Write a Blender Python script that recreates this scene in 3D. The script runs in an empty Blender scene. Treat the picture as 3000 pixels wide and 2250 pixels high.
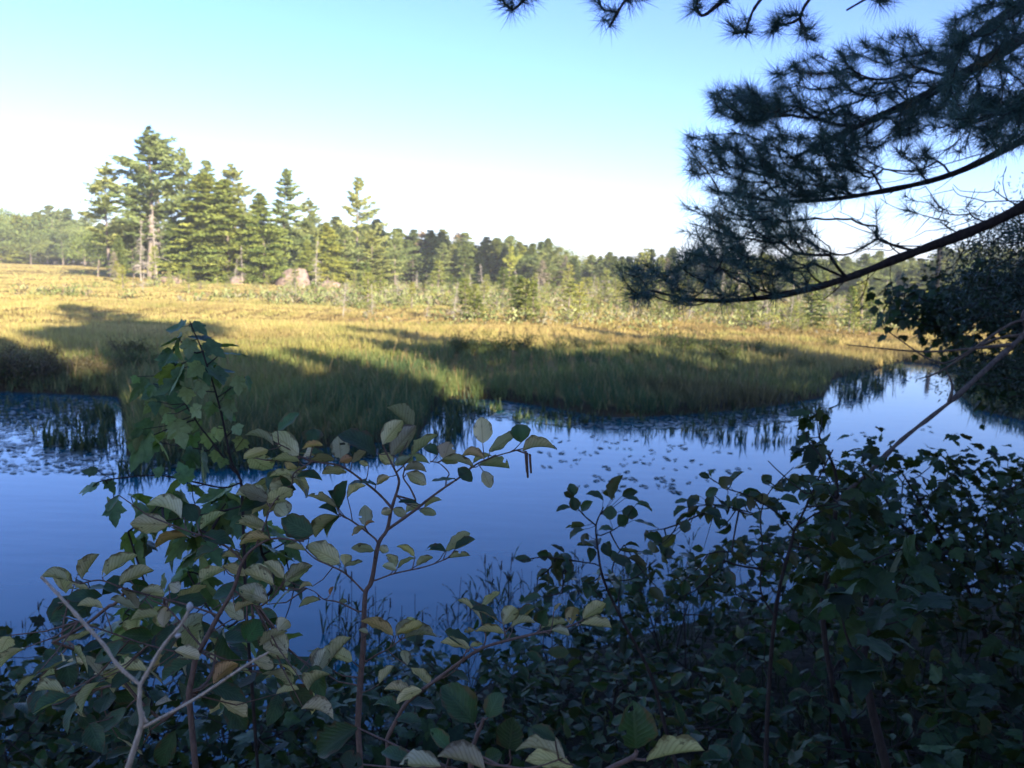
import bpy, math, random
import numpy as np
from mathutils import Matrix, Vector

R = math.radians
C = bpy.context.scene.collection
SC = bpy.context.scene

# ------------------------------------------------------------------ camera
F = 2496.0                      # focal length in photo pixels (3000 wide)
PITCH, ROLL, EYE = R(7.4), R(1.7), 3.0
CAM = np.array([0.0, 0.0, EYE])
fw = np.array([0, math.cos(PITCH), -math.sin(PITCH)])
up0 = np.array([0, math.sin(PITCH), math.cos(PITCH)])
rt0 = np.array([1.0, 0, 0])
rt = rt0 * math.cos(ROLL) + up0 * math.sin(ROLL)
up = -rt0 * math.sin(ROLL) + up0 * math.cos(ROLL)
cd = bpy.data.cameras.new('camera')
cam = bpy.data.objects.new('camera', cd)
C.objects.link(cam)
cam.matrix_world = Matrix(((rt[0], up[0], -fw[0], CAM[0]), (rt[1], up[1], -fw[1], CAM[1]),
                           (rt[2], up[2], -fw[2], CAM[2]), (0, 0, 0, 1)))
cd.sensor_width = 36
cd.lens = 36 * F / 3000
cd.clip_start = 0.05
cd.clip_end = 5000
cd.dof.use_dof = True
cd.dof.focus_distance = 1.15
cd.dof.aperture_fstop = 10.5
SC.camera = cam

# ------------------------------------------------------------------ light
SUN_EL, SUN_ROT = R(19), R(146)          # behind the viewer, to the right
w = bpy.data.worlds.new('World')
SC.world = w
w.use_nodes = True
nt = w.node_tree
sky = nt.nodes.new('ShaderNodeTexSky')
sky.sky_type = 'NISHITA'
sky.sun_disc = False
sky.sun_elevation = SUN_EL
sky.sun_rotation = SUN_ROT
sky.altitude = 300
sky.air_density = 1.0
sky.dust_density = 0.7
sky.ozone_density = 4.0
bg = nt.nodes['Background']
wb = nt.nodes.new('ShaderNodeMix')            # white balance of the sky light
wb.data_type = 'RGBA'; wb.blend_type = 'MULTIPLY'; wb.inputs[0].default_value = 1
wb.inputs[7].default_value = (0.97 * 0.277, 0.91 * 0.277, 1.12 * 0.277, 1)
nt.links.new(sky.outputs[0], wb.inputs[6])
ga = nt.nodes.new('ShaderNodeGamma'); ga.inputs[1].default_value = 1.25
nt.links.new(wb.outputs[2], ga.inputs[0])
w2 = nt.nodes.new('ShaderNodeMix')
w2.data_type = 'RGBA'; w2.blend_type = 'MULTIPLY'; w2.inputs[0].default_value = 1
w2.inputs[7].default_value = (3.61, 3.61, 3.61, 1)
nt.links.new(ga.outputs[0], w2.inputs[6])
nt.links.new(w2.outputs[2], bg.inputs[0])
bg.inputs[1].default_value = 0.122
sd_ = bpy.data.lights.new('sun', 'SUN')
sd_.energy = 5.0
sd_.angle = R(0.5)
sd_.color = (1.0, 0.88, 0.69)
sun = bpy.data.objects.new('sun', sd_)
C.objects.link(sun)
SUNDIR = np.array([math.sin(SUN_ROT) * math.cos(SUN_EL), math.cos(SUN_ROT) * math.cos(SUN_EL), math.sin(SUN_EL)])
sun.rotation_euler = Vector(SUNDIR).to_track_quat('Z', 'Y').to_euler()
SC.view_settings.view_transform = 'Standard'
SC.view_settings.look = 'None'
SC.view_settings.exposure = 1.48
SC.view_settings.gamma = 1.0
SC.render.engine = 'CYCLES'
SC.cycles.use_denoising = True
SC.cycles.max_bounces = 6
SC.cycles.diffuse_bounces = 3
SC.cycles.glossy_bounces = 3
SC.cycles.transmission_bounces = 3
SC.cycles.transparent_max_bounces = 4
SC.cycles.sample_clamp_indirect = 6

# ------------------------------------------------------------------ helpers
def P(px, py, d):
    """point at camera depth d seen at photo pixel (px, py)"""
    return CAM + d * (fw + rt * (px - 1500) / F - up * (py - 1125) / F)

def G(px, py, z=0.0):
    r = fw + rt * (px - 1500) / F - up * (py - 1125) / F
    return CAM + r * ((z - EYE) / r[2])

def AT(px, py, y):
    """point at world distance y in front of the viewer"""
    r = fw + rt * (px - 1500) / F - up * (py - 1125) / F
    return CAM + r * (y / r[1])

def proj(p):
    d = np.asarray(p, float) - CAM
    k = d @ fw
    return 1500 + F * (d @ rt) / k, 1125 - F * (d @ up) / k, k

def unit(a):
    a = np.asarray(a, float)
    return a / (np.linalg.norm(a, axis=-1, keepdims=True) + 1e-12)

class MB:
    def __init__(s):
        s.v, s.q, s.t, s.c, s.u, s.n = [], [], [], [], [], 0
    def add(s, v, q=None, t=None, col=None, uv=None):
        v = np.asarray(v, np.float32).reshape(-1, 3)
        if q is not None and len(q): s.q.append(np.asarray(q, np.int64).reshape(-1, 4) + s.n)
        if t is not None and len(t): s.t.append(np.asarray(t, np.int64).reshape(-1, 3) + s.n)
        c = np.ones((len(v), 3), np.float32)
        if col is not None: c[:] = np.asarray(col, np.float32)
        s.c.append(c)
        u = np.zeros((len(v), 2), np.float32)
        if uv is not None: u[:] = uv
        s.u.append(u)
        s.v.append(v)
        s.n += len(v)
        return s
    def mesh(s, name, mat, smooth=True):
        me = bpy.data.meshes.new(name)
        if s.n == 0: return me
        v = np.concatenate(s.v)
        q = np.concatenate(s.q) if s.q else np.zeros((0, 4), np.int64)
        t = np.concatenate(s.t) if s.t else np.zeros((0, 3), np.int64)
        me.vertices.add(len(v))
        me.vertices.foreach_set('co', v.ravel())
        li = np.concatenate([q.ravel(), t.ravel()]).astype(np.int32)
        me.loops.add(len(li))
        me.loops.foreach_set('vertex_index', li)
        me.polygons.add(len(q) + len(t))
        st = np.concatenate([np.arange(len(q)) * 4, len(q) * 4 + np.arange(len(t)) * 3]).astype(np.int32)
        me.polygons.foreach_set('loop_start', st)
        a = me.attributes.new('col', 'FLOAT_COLOR', 'POINT')
        cc = np.ones((len(v), 4), np.float32); cc[:, :3] = np.concatenate(s.c)
        a.data.foreach_set('color', cc.ravel())
        a = me.attributes.new('leafuv', 'FLOAT2', 'POINT')
        a.data.foreach_set('vector', np.concatenate(s.u).ravel())
        me.update(calc_edges=True)
        if smooth: me.polygons.foreach_set('use_smooth', np.ones(len(me.polygons), bool))
        me.materials.append(mat)
        return me

def put(name, me, parent=None, loc=None):
    o = bpy.data.objects.new(name, me)
    C.objects.link(o)
    if parent is not None: o.parent = parent
    if loc is not None: o.location = loc
    return o

def tag(o, label=None, cat=None, group=None, kind=None):
    if label: o['label'] = label
    if cat: o['category'] = cat
    if group: o['group'] = group
    if kind: o['kind'] = kind
    return o

def thing(name, label, cat, loc=(0, 0, 0), rz=0.0, scale=1.0, group=None):
    o = bpy.data.objects.new(name, None)
    C.objects.link(o)
    o.empty_display_size = 0.2
    o.location = loc
    o.rotation_euler = (0, 0, rz)
    o.scale = (scale,) * 3 if not hasattr(scale, '__len__') else scale
    return tag(o, label, cat, group)

def smooth_line(pts, n=6):
    pts = np.asarray(pts, float)
    if len(pts) < 3:
        return np.array([pts[0] + (pts[-1] - pts[0]) * t for t in np.linspace(0, 1, n)])
    q = np.vstack([2 * pts[0] - pts[1], pts, 2 * pts[-1] - pts[-2]])
    out = []
    for i in range(1, len(q) - 2):
        p0, p1, p2, p3 = q[i - 1], q[i], q[i + 1], q[i + 2]
        for t in np.linspace(0, 1, n, endpoint=False):
            out.append(0.5 * ((2 * p1) + (-p0 + p2) * t + (2 * p0 - 5 * p1 + 4 * p2 - p3) * t * t + (-p0 + 3 * p1 - 3 * p2 + p3) * t ** 3))
    out.append(pts[-1])
    return np.array(out)

def tube(mb, pts, r0, r1, sides=7, bump=0.0, rng=None, cap=True, power=1.0):
    pts = np.asarray(pts, float)
    n = len(pts)
    tang = unit(np.gradient(pts, axis=0))
    ref = np.array([0.13, 0.27, 0.95]) if abs(tang[0][2]) < 0.8 else np.array([0.97, 0.2, 0.1])
    a = unit(np.cross(tang, ref)); b = np.cross(tang, a)
    r = r0 + (r1 - r0) * np.linspace(0, 1, n) ** power
    if bump and rng is not None: r = r * (1 + bump * rng.normal(size=n))
    th = np.arange(sides) / sides * 2 * math.pi
    rr = r[:, None] * np.ones(sides)
    if bump and rng is not None: rr = rr * (1 + 0.6 * bump * rng.normal(size=(n, sides)))
    v = pts[:, None, :] + rr[..., None] * (np.cos(th)[None, :, None] * a[:, None, :] + np.sin(th)[None, :, None] * b[:, None, :])
    i = np.arange(n - 1)[:, None]; j = np.arange(sides)[None, :]; jn = (j + 1) % sides
    q = np.stack([i * sides + j, i * sides + jn, (i + 1) * sides + jn, (i + 1) * sides + j], -1).reshape(-1, 4)
    base = mb.n
    mb.add(v.reshape(-1, 3), q=q, uv=np.repeat(np.linspace(0, 1, n), sides)[:, None])
    if cap:
        cv = np.vstack([v[-1], pts[-1:] + tang[-1:] * r[-1] * 0.6])
        mb.add(cv, t=[[k, (k + 1) % sides, sides] for k in range(sides)])

def frusta(mb, A, B, ra, rb, sides=5):
    A = np.asarray(A, float); B = np.asarray(B, float)
    d = unit(B - A)
    ref = np.where(np.abs(d[:, 2:3]) < 0.8, np.array([[0.1, 0.2, 0.97]]), np.array([[0.97, 0.2, 0.1]]))
    a = unit(np.cross(d, ref)); b = np.cross(d, a)
    th = np.arange(sides) / sides * 2 * math.pi
    ring = np.cos(th)[None, :, None] * a[:, None, :] + np.sin(th)[None, :, None] * b[:, None, :]
    v = np.concatenate([A[:, None] + ring * np.asarray(ra)[:, None, None], B[:, None] + ring * np.asarray(rb)[:, None, None]], 1)
    k = np.arange(len(A))[:, None] * 2 * sides
    j = np.arange(sides)[None, :]; jn = (j + 1) % sides
    q = np.stack([k + j, k + jn, k + sides + jn, k + sides + j], -1).reshape(-1, 4)
    mb.add(v.reshape(-1, 3), q=q)

def cards(mb, cen, axis, length, width, rng, col=None, norm=None):
    """many small leaf-sized lozenge faces, vectorised"""
    cen = np.asarray(cen, float); n = len(cen)
    if n == 0: return
    a = unit(axis)
    s = unit(np.cross(a, norm if norm is not None else rng.normal(size=(n, 3))))
    L = np.broadcast_to(np.asarray(length, float).reshape(-1, 1), (n, 1)) / 2
    W = np.broadcast_to(np.asarray(width, float).reshape(-1, 1), (n, 1)) / 2
    v = np.stack([cen - a * L, cen + s * W - a * L * 0.1, cen + a * L, cen - s * W + a * L * 0.1], 1).reshape(-1, 3)
    q = np.arange(n * 4).reshape(-1, 4)
    c = None if col is None else np.repeat(np.broadcast_to(col, (n, 3)), 4, 0)
    mb.add(v, q=q, col=c)

def blades(mb, base, h, lean, width, rng, col):
    """curved two-segment grass blades"""
    n = len(base)
    az = rng.uniform(0, 2 * math.pi, n)
    s = np.stack([np.cos(az), np.sin(az), np.zeros(n)], 1)
    mid = base + np.stack([lean[:, 0] * .35, lean[:, 1] * .35, h * .58], 1)
    tip = base + np.stack([lean[:, 0], lean[:, 1], h], 1)
    wv = s * (np.asarray(width).reshape(-1, 1) / 2)
    v = np.stack([base - wv, base + wv, mid + wv * .8, mid - wv * .8, tip], 1).reshape(-1, 3)
    k = np.arange(n)[:, None] * 5
    q = k + np.array([[0, 1, 2, 3]])
    t = k + np.array([[3, 2, 4]])
    mb.add(v, q=q, t=t, col=np.repeat(col, 5, 0))

def needles(mb, org, dirs, length, width, rng, col):
    n = len(org)
    d = unit(dirs)
    s = unit(np.cross(d, rng.normal(size=(n, 3)))) * (width / 2)
    tip = org + d * np.asarray(length).reshape(-1, 1)
    tip[:, 2] -= 0.06 * np.asarray(length)
    v = np.stack([org - s, org + s, tip], 1).reshape(-1, 3)
    mb.add(v, t=np.arange(n * 3).reshape(-1, 3), col=np.repeat(col, 3, 0))

def vnoise(x, y, seed=0):
    """smooth value noise"""
    x = np.asarray(x, float); y = np.asarray(y, float)
    xi = np.floor(x).astype(np.int64); yi = np.floor(y).astype(np.int64)
    fx = x - xi; fy = y - yi
    fx = fx * fx * (3 - 2 * fx); fy = fy * fy * (3 - 2 * fy)
    def h(a, b):
        k = (a * 374761393 + b * 668265263 + seed * 974711) & 0xffffffff
        k = ((k ^ (k >> 13)) * 1274126177) & 0xffffffff
        return ((k ^ (k >> 16)) & 0xffff) / 65535.0
    return (h(xi, yi) * (1 - fx) + h(xi + 1, yi) * fx) * (1 - fy) + (h(xi, yi + 1) * (1 - fx) + h(xi + 1, yi + 1) * fx) * fy

def inside(poly, pts):
    poly = np.asarray(poly, float); x, y = pts[:, 0], pts[:, 1]
    r = np.zeros(len(pts), bool)
    j = len(poly) - 1
    for i in range(len(poly)):
        xi, yi = poly[i]; xj, yj = poly[j]
        c = ((yi > y) != (yj > y)) & (x < (xj - xi) * (y - yi) / (yj - yi + 1e-12) + xi)
        r ^= c
        j = i
    return r

def sample_poly(poly, n, rng):
    poly = np.asarray(poly, float)
    lo, hi = poly.min(0), poly.max(0)
    out = np.zeros((0, 2))
    while len(out) < n:
        p = rng.uniform(lo, hi, (n * 3 + 20, 2))
        out = np.vstack([out, p[inside(poly, p)]])
    return out[:n]

def segdist(pts, poly, closed=True):
    best = np.full(len(pts), 1e9); idx = np.zeros(len(pts), int)
    m = len(poly)
    for i in range(m if closed else m - 1):
        a = poly[i]; b = poly[(i + 1) % m]
        ab = b - a
        t = np.clip(((pts - a) @ ab) / (ab @ ab + 1e-12), 0, 1)
        d = np.linalg.norm(pts - a - t[:, None] * ab, axis=1)
        u = d < best
        best[u] = d[u]; idx[u] = i
    return best, idx

def grow(nodes, targets, k=0.35, mids=2, sag=0.0, rng=None):
    """join every target to the nearest twig already there; returns nodes, parents, target node ids"""
    N = [np.asarray(p, float) for p in nodes]
    par = list(range(-1, len(N) - 1))
    path = [0.0] * len(N)
    for i in range(1, len(N)): path[i] = path[i - 1] + np.linalg.norm(N[i] - N[i - 1])
    cap = len(N) + (mids + 1) * len(targets)
    arr = np.zeros((cap, 3)); arr[:len(N)] = N
    pl = np.zeros(cap); pl[:len(N)] = path
    pr = np.full(cap, -1); pr[:len(N)] = par
    n = len(N); n0 = n
    d0 = np.array([np.min(np.linalg.norm(arr[:n0] - t, axis=1)) for t in targets]) if len(targets) else []
    ids = np.zeros(len(targets), int)
    for ti in np.argsort(d0):
        t = targets[ti]
        c = np.linalg.norm(arr[:n] - t, axis=1) + k * pl[:n]
        j = int(np.argmin(c))
        a = arr[j]
        prev = j
        L = np.linalg.norm(t - a)
        off = (rng.normal(size=3) if rng is not None else 0) * L * 0.08
        for m in range(1, mids + 2):
            f = m / (mids + 1)
            p = a + (t - a) * f + (off + np.array([0, 0, -sag * L])) * (f * (1 - f) * 2)
            arr[n] = p
            pl[n] = pl[prev] + np.linalg.norm(p - arr[prev]); pr[n] = prev
            prev = n; n += 1
        ids[ti] = prev
    return arr[:n], pr[:n], ids, n0

def twig_mesh(mb, arr, pr, n0, r_tip, power=0.42, rmax=1, sides=5, skip_first=True):
    n = len(arr)
    cnt = np.ones(n)
    for i in range(n - 1, -1, -1):
        if pr[i] >= 0: cnt[pr[i]] += cnt[i] * (1.0 if True else 0)
    cnt = cnt / 3.0 + 0.6
    r = np.minimum(r_tip * cnt ** power, rmax)
    e = np.array([i for i in range(n) if pr[i] >= 0 and (i >= n0 or not skip_first)], int)
    if len(e): frusta(mb, arr[pr[e]], arr[e], np.minimum(r[pr[e]], r[e] * 1.25), r[e], sides)

# ------------------------------------------------------------------ materials
def newmat(name):
    m = bpy.data.materials.new(name); m.use_nodes = True
    return m, m.node_tree, m.node_tree.nodes['Principled BSDF']

def N(nt, typ, **kw):
    n = nt.nodes.new(typ)
    for k, v in kw.items(): setattr(n, k, v)
    return n

def mix(nt, a, b, fac, mode='MIX'):
    m = N(nt, 'ShaderNodeMix', data_type='RGBA', blend_type=mode)
    for sock, val in ((m.inputs[0], fac), (m.inputs[6], a), (m.inputs[7], b)):
        if hasattr(val, 'is_linked') or hasattr(val, 'links'): nt.links.new(val, sock)
        elif isinstance(val, (int, float)): sock.default_value = val
        else: sock.default_value = (*val, 1)
    return m.outputs[2]

def ramp(nt, fac, stops):
    r = N(nt, 'ShaderNodeValToRGB')
    e = r.color_ramp.elements
    while len(e) < len(stops): e.new(0.5)
    for k, (p, c) in enumerate(stops):
        e[k].position = p; e[k].color = (*c, 1) if hasattr(c, '__len__') else (c, c, c, 1)
    nt.links.new(fac, r.inputs[0])
    return r.outputs[0]

def noise(nt, scale, detail=4, rough=0.6, coord='Object'):
    tc = N(nt, 'ShaderNodeTexCoord')
    n = N(nt, 'ShaderNodeTexNoise')
    n.inputs['Scale'].default_value = scale
    n.inputs['Detail'].default_value = detail
    n.inputs['Roughness'].default_value = rough
    nt.links.new(tc.outputs[coord], n.inputs['Vector'])
    return n.outputs['Fac']

def mat_plant(name, rough=0.6, trans=0.25, hue_var=True, spec=0.25):
    """colour from the per-leaf attribute, some light through the leaf, variation per object"""
    m, nt, b = newmat(name)
    at = N(nt, 'ShaderNodeAttribute', attribute_name='col')
    oi = N(nt, 'ShaderNodeObjectInfo')
    rv = ramp(nt, oi.outputs['Random'], [(0, (0.80, 0.86, 0.86)), (0.5, (1, 1, 1)), (1, (1.2, 1.1, 0.95))])
    col = mix(nt, at.outputs['Color'], rv, 1.0 if hue_var else 0.0, 'MULTIPLY')
    nt.links.new(col, b.inputs['Base Color'])
    b.inputs['Roughness'].default_value = rough
    b.inputs['Specular IOR Level'].default_value = spec
    tr = N(nt, 'ShaderNodeBsdfTranslucent')
    nt.links.new(mix(nt, col, (1.0, 1.05, 0.5), 1.0, 'MULTIPLY'), tr.inputs[0])
    ms = N(nt, 'ShaderNodeMixShader'); ms.inputs[0].default_value = trans
    nt.links.new(b.outputs[0], ms.inputs[1]); nt.links.new(tr.outputs[0], ms.inputs[2])
    nt.links.new(ms.outputs[0], nt.nodes['Material Output'].inputs[0])
    return m

def mat_leaf(name, top, under, rough=0.5, veins=9, vein_gain=0.35):
    """broad leaf: darker upper side, paler underside, side veins along the leaf's own axes"""
    m, nt, b = newmat(name)
    at = N(nt, 'ShaderNodeAttribute', attribute_name='col')
    uv = N(nt, 'ShaderNodeAttribute', attribute_name='leafuv')
    sp = N(nt, 'ShaderNodeSeparateXYZ'); nt.links.new(uv.outputs['Vector'], sp.inputs[0])
    ab = N(nt, 'ShaderNodeMath', operation='ABSOLUTE'); nt.links.new(sp.outputs[0], ab.inputs[0])
    m1 = N(nt, 'ShaderNodeMath', operation='MULTIPLY_ADD'); nt.links.new(ab.outputs[0], m1.inputs[0])
    m1.inputs[1].default_value = -0.35; nt.links.new(sp.outputs[1], m1.inputs[2])
    m2 = N(nt, 'ShaderNodeMath', operation='MULTIPLY'); nt.links.new(m1.outputs[0], m2.inputs[0]); m2.inputs[1].default_value = veins
    fr = N(nt, 'ShaderNodeMath', operation='PINGPONG'); nt.links.new(m2.outputs[0], fr.inputs[0]); fr.inputs[1].default_value = 0.5
    vein = ramp(nt, fr.outputs[0], [(0.0, 1.0), (0.16, 0.25), (0.5, 0.0)])
    mid = ramp(nt, ab.outputs[0], [(0.0, 1.0), (0.05, 1.0), (0.09, 0.0)])
    vm = N(nt, 'ShaderNodeMath', operation='MAXIMUM'); nt.links.new(vein, vm.inputs[0]); nt.links.new(mid, vm.inputs[1])
    ge = N(nt, 'ShaderNodeNewGeometry')
    nz = noise(nt, 55, 5)
    tcol = mix(nt, top, tuple(c * 1.7 for c in top), ramp(nt, nz, [(0.35, 0.0), (0.7, 1.0)]))
    tcol = mix(nt, tcol, tuple(min(1, c * 2.0 + 0.02) for c in top), mathmul(nt, vm.outputs[0], vein_gain))
    ucol = mix(nt, under, tuple(c * 1.25 for c in under), ramp(nt, nz, [(0.35, 0.0), (0.7, 1.0)]))
    ucol = mix(nt, ucol, (under[0] * 0.72, under[1] * 0.66, under[2] * 0.55), mathmul(nt, vm.outputs[0], vein_gain * 1.6))
    spots = ramp(nt, noise(nt, 140, 2), [(0.64, 0.0), (0.72, 0.7)])
    eg = N(nt, 'ShaderNodeMath', operation='MULTIPLY_ADD'); nt.links.new(ab.outputs[0], eg.inputs[0]); eg.inputs[1].default_value = 0.5
    nt.links.new(noise(nt, 70, 4), eg.inputs[2])
    edge = ramp(nt, eg.outputs[0], [(0.88, 0.0), (1.0, 0.75)])
    col = mix(nt, tcol, ucol, ge.outputs['Backfacing'])
    col = mix(nt, col, (0.07, 0.045, 0.02), spots)
    col = mix(nt, col, (0.12, 0.075, 0.03), edge)
    col = mix(nt, col, at.outputs['Color'], 1.0, 'MULTIPLY')
    nt.links.new(col, b.inputs['Base Color'])
    b.inputs['Roughness'].default_value = rough
    b.inputs['Specular IOR Level'].default_value = 0.35
    bp = N(nt, 'ShaderNodeBump'); bp.inputs['Strength'].default_value = 0.5; bp.inputs['Distance'].default_value = 0.0008
    nt.links.new(vm.outputs[0], bp.inputs['Height']); nt.links.new(bp.outputs[0], b.inputs['Normal'])
    tr = N(nt, 'ShaderNodeBsdfTranslucent')
    nt.links.new(mix(nt, col, (0.9, 1.1, 0.35), 1.0, 'MULTIPLY'), tr.inputs[0])
    ms = N(nt, 'ShaderNodeMixShader'); ms.inputs[0].default_value = 0.22
    nt.links.new(b.outputs[0], ms.inputs[1]); nt.links.new(tr.outputs[0], ms.inputs[2])
    nt.links.new(ms.outputs[0], nt.nodes['Material Output'].inputs[0])
    return m

def mathmul(nt, s, k):
    m = N(nt, 'ShaderNodeMath', operation='MULTIPLY'); nt.links.new(s, m.inputs[0]); m.inputs[1].default_value = k
    return m.outputs[0]

def mat_bark(name, a, b_, scale=30, bump=0.01, rough=0.9):
    m, nt, b = newmat(name)
    tc = N(nt, 'ShaderNodeTexCoord')
    mp = N(nt, 'ShaderNodeMapping'); mp.inputs['Scale'].default_value = (1, 1, 0.45)
    nt.links.new(tc.outputs['Object'], mp.inputs[0])
    n = N(nt, 'ShaderNodeTexNoise'); n.inputs['Scale'].default_value = scale; n.inputs['Detail'].default_value = 5
    n.inputs['Roughness'].default_value = 0.7
    nt.links.new(mp.outputs[0], n.inputs['Vector'])
    nt.links.new(ramp(nt, n.outputs['Fac'], [(0.3, a), (0.7, b_)]), b.inputs['Base Color'])
    b.inputs['Roughness'].default_value = rough
    b.inputs['Specular IOR Level'].default_value = 0.2
    bp = N(nt, 'ShaderNodeBump'); bp.inputs['Strength'].default_value = 0.7; bp.inputs['Distance'].default_value = bump
    nt.links.new(n.outputs['Fac'], bp.inputs['Height']); nt.links.new(bp.outputs[0], b.inputs['Normal'])
    return m

M_GRASS = mat_plant('sedge', 0.7, 0.2, False, 0.15)
M_NEEDLE_FAR = mat_plant('conifer_foliage', 0.7, 0.2, True, 0.15)
M_LEAF_FAR = mat_plant('broadleaf_foliage', 0.6, 0.25, True, 0.2)
M_NEEDLE = mat_plant('pine_needles', 0.45, 0.12, False, 0.4)
M_REED = mat_plant('reed_leaf', 0.5, 0.15, False, 0.3)
M_PAD = mat_plant('pad_leaf', 0.6, 0.0, False, 0.12)
M_ALDER = mat_leaf('alder_leaf', (0.040, 0.075, 0.028), (0.60, 0.52, 0.33), 0.5, 9, 0.45)  # naturally pale underside, lightened and warmed further: flash light put into its colour
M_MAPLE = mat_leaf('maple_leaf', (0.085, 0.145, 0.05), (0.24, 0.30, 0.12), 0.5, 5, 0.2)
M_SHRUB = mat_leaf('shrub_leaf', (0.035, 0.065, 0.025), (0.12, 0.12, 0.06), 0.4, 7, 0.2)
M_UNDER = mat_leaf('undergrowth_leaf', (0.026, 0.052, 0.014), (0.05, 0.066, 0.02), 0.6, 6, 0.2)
M_ALDER_BARK = mat_bark('alder_bark', (0.14, 0.085, 0.06), (0.26, 0.17, 0.12), 160, 0.001)
M_TWIG = mat_bark('bare_twig_bark', (0.44, 0.32, 0.20), (0.78, 0.62, 0.43), 250, 0.001)  # bark brightened and warmed, with camera-flash light put into its colour
M_BUD = mat_bark('winter_bud', (0.5, 0.47, 0.4), (0.75, 0.72, 0.65), 300, 0.001)
M_DARK_BARK = mat_bark('dark_bark', (0.025, 0.018, 0.014), (0.07, 0.052, 0.04), 40, 0.006)
M_GREY_BARK = mat_bark('grey_bark', (0.16, 0.13, 0.10), (0.34, 0.28, 0.22), 6, 0.03)
M_DEAD = mat_bark('weathered_wood', (0.33, 0.28, 0.22), (0.52, 0.46, 0.38), 8, 0.02)
M_BLACK_BARK = mat_bark('near_black_bark', (0.008, 0.008, 0.008), (0.025, 0.022, 0.02), 8, 0.02)  # near-black bark for the broken trunk
M_DEAD_NEAR = mat_bark('weathered_branch', (0.07, 0.05, 0.04), (0.22, 0.17, 0.12), 60, 0.006)

def mat_ground():
    m, nt, b = newmat('bog_ground')
    n1 = noise(nt, 0.35, 6); n2 = noise(nt, 6, 5)
    base = ramp(nt, n1, [(0.3, (0.20, 0.17, 0.05)), (0.5, (0.32, 0.22, 0.07)), (0.7, (0.24, 0.22, 0.07))])
    det = ramp(nt, n2, [(0.3, (0.55, 0.55, 0.55)), (0.7, (1.15, 1.1, 1.0))])
    mead = mix(nt, base, det, 1.0, 'MULTIPLY')
    soil = ramp(nt, noise(nt, 18, 6), [(0.3, (0.012, 0.011, 0.006)), (0.7, (0.034, 0.030, 0.016))])
    at = N(nt, 'ShaderNodeAttribute', attribute_name='col')
    sp = N(nt, 'ShaderNodeSeparateColor'); nt.links.new(at.outputs['Color'], sp.inputs[0])
    nt.links.new(mix(nt, mead, soil, sp.outputs[0]), b.inputs['Base Color'])
    b.inputs['Roughness'].default_value = 0.95
    b.inputs['Specular IOR Level'].default_value = 0.1
    bp = N(nt, 'ShaderNodeBump'); bp.inputs['Strength'].default_value = 0.8; bp.inputs['Distance'].default_value = 0.08
    nt.links.new(n2, bp.inputs['Height']); nt.links.new(bp.outputs[0], b.inputs['Normal'])
    return m

def mat_water():
    m, nt, b = newmat('pond_water')
    b.inputs['Base Color'].default_value = (0.001, 0.080, 0.105, 1)
    b.inputs['Specular Tint'].default_value = (0.8, 1.0, 1.0, 1)
    b.inputs['Roughness'].default_value = 0.02
    b.inputs['IOR'].default_value = 1.36
    tc = N(nt, 'ShaderNodeTexCoord')
    mp = N(nt, 'ShaderNodeMapping'); mp.inputs['Scale'].default_value = (0.5, 1.6, 1)
    nt.links.new(tc.outputs['Object'], mp.inputs[0])
    n = N(nt, 'ShaderNodeTexNoise'); n.inputs['Scale'].default_value = 2.2; n.inputs['Detail'].default_value = 3
    nt.links.new(mp.outputs[0], n.inputs['Vector'])
    bp = N(nt, 'ShaderNodeBump'); bp.inputs['Strength'].default_value = 0.10; bp.inputs['Distance'].default_value = 0.02
    nt.links.new(n.outputs['Fac'], bp.inputs['Height']); nt.links.new(bp.outputs[0], b.inputs['Normal'])
    return m

def mat_rock():
    m, nt, b = newmat('granite')
    n1 = noise(nt, 1.2, 6, 0.7)
    nt.links.new(ramp(nt, n1, [(0.3, (0.14, 0.09, 0.065)), (0.5, (0.32, 0.225, 0.165)), (0.72, (0.43, 0.325, 0.25))]), b.inputs['Base Color'])
    b.inputs['Roughness'].default_value = 0.9
    bp = N(nt, 'ShaderNodeBump'); bp.inputs['Strength'].default_value = 1.0; bp.inputs['Distance'].default_value = 0.2
    nt.links.new(n1, bp.inputs['Height']); nt.links.new(bp.outputs[0], b.inputs['Normal'])
    return m

# ------------------------------------------------------------------ ground and water
FAR_SHORE = [(-1500, 1105), (-500, 1130), (0, 1150), (200, 1158), (330, 1165), (345, 1230), (350, 1340), (500, 1352), (700, 1345), (900, 1322),
             (1100, 1302), (1240, 1290), (1278, 1210), (1330, 1173), (1450, 1173), (1600, 1195), (1750, 1224), (1900, 1224),
             (2050, 1216), (2250, 1196), (2425, 1166), (2450, 1112), (2560, 1088), (2650, 1062), (2730, 1068), (2790, 1090),
             (2780, 1140), (2850, 1200), (3000, 1235), (3300, 1280), (4200, 1350)]
NEAR_SHORE = [(4200, 1800), (3000, 1760), (2500, 1740), (2200, 1780), (1900, 1850), (1500, 1960), (1100, 2130), (700, 2230), (300, 2230),
              (0, 2200), (-600, 2150), (-1500, 2000)]
SHORE = np.array([G(x, y)[:2] for x, y in FAR_SHORE + NEAR_SHORE])
NF = len(FAR_SHORE)

def shore_sd(xy):
    d, i = segdist(xy, SHORE)
    d[inside(SHORE, xy)] *= -1
    near = (i >= NF - 1) & (i < NF + len(NEAR_SHORE) - 1)
    return d, near

def sstep(a, b, x):
    t = np.clip((x - a) / (b - a), 0, 1)
    return t * t * (3 - 2 * t)

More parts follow.
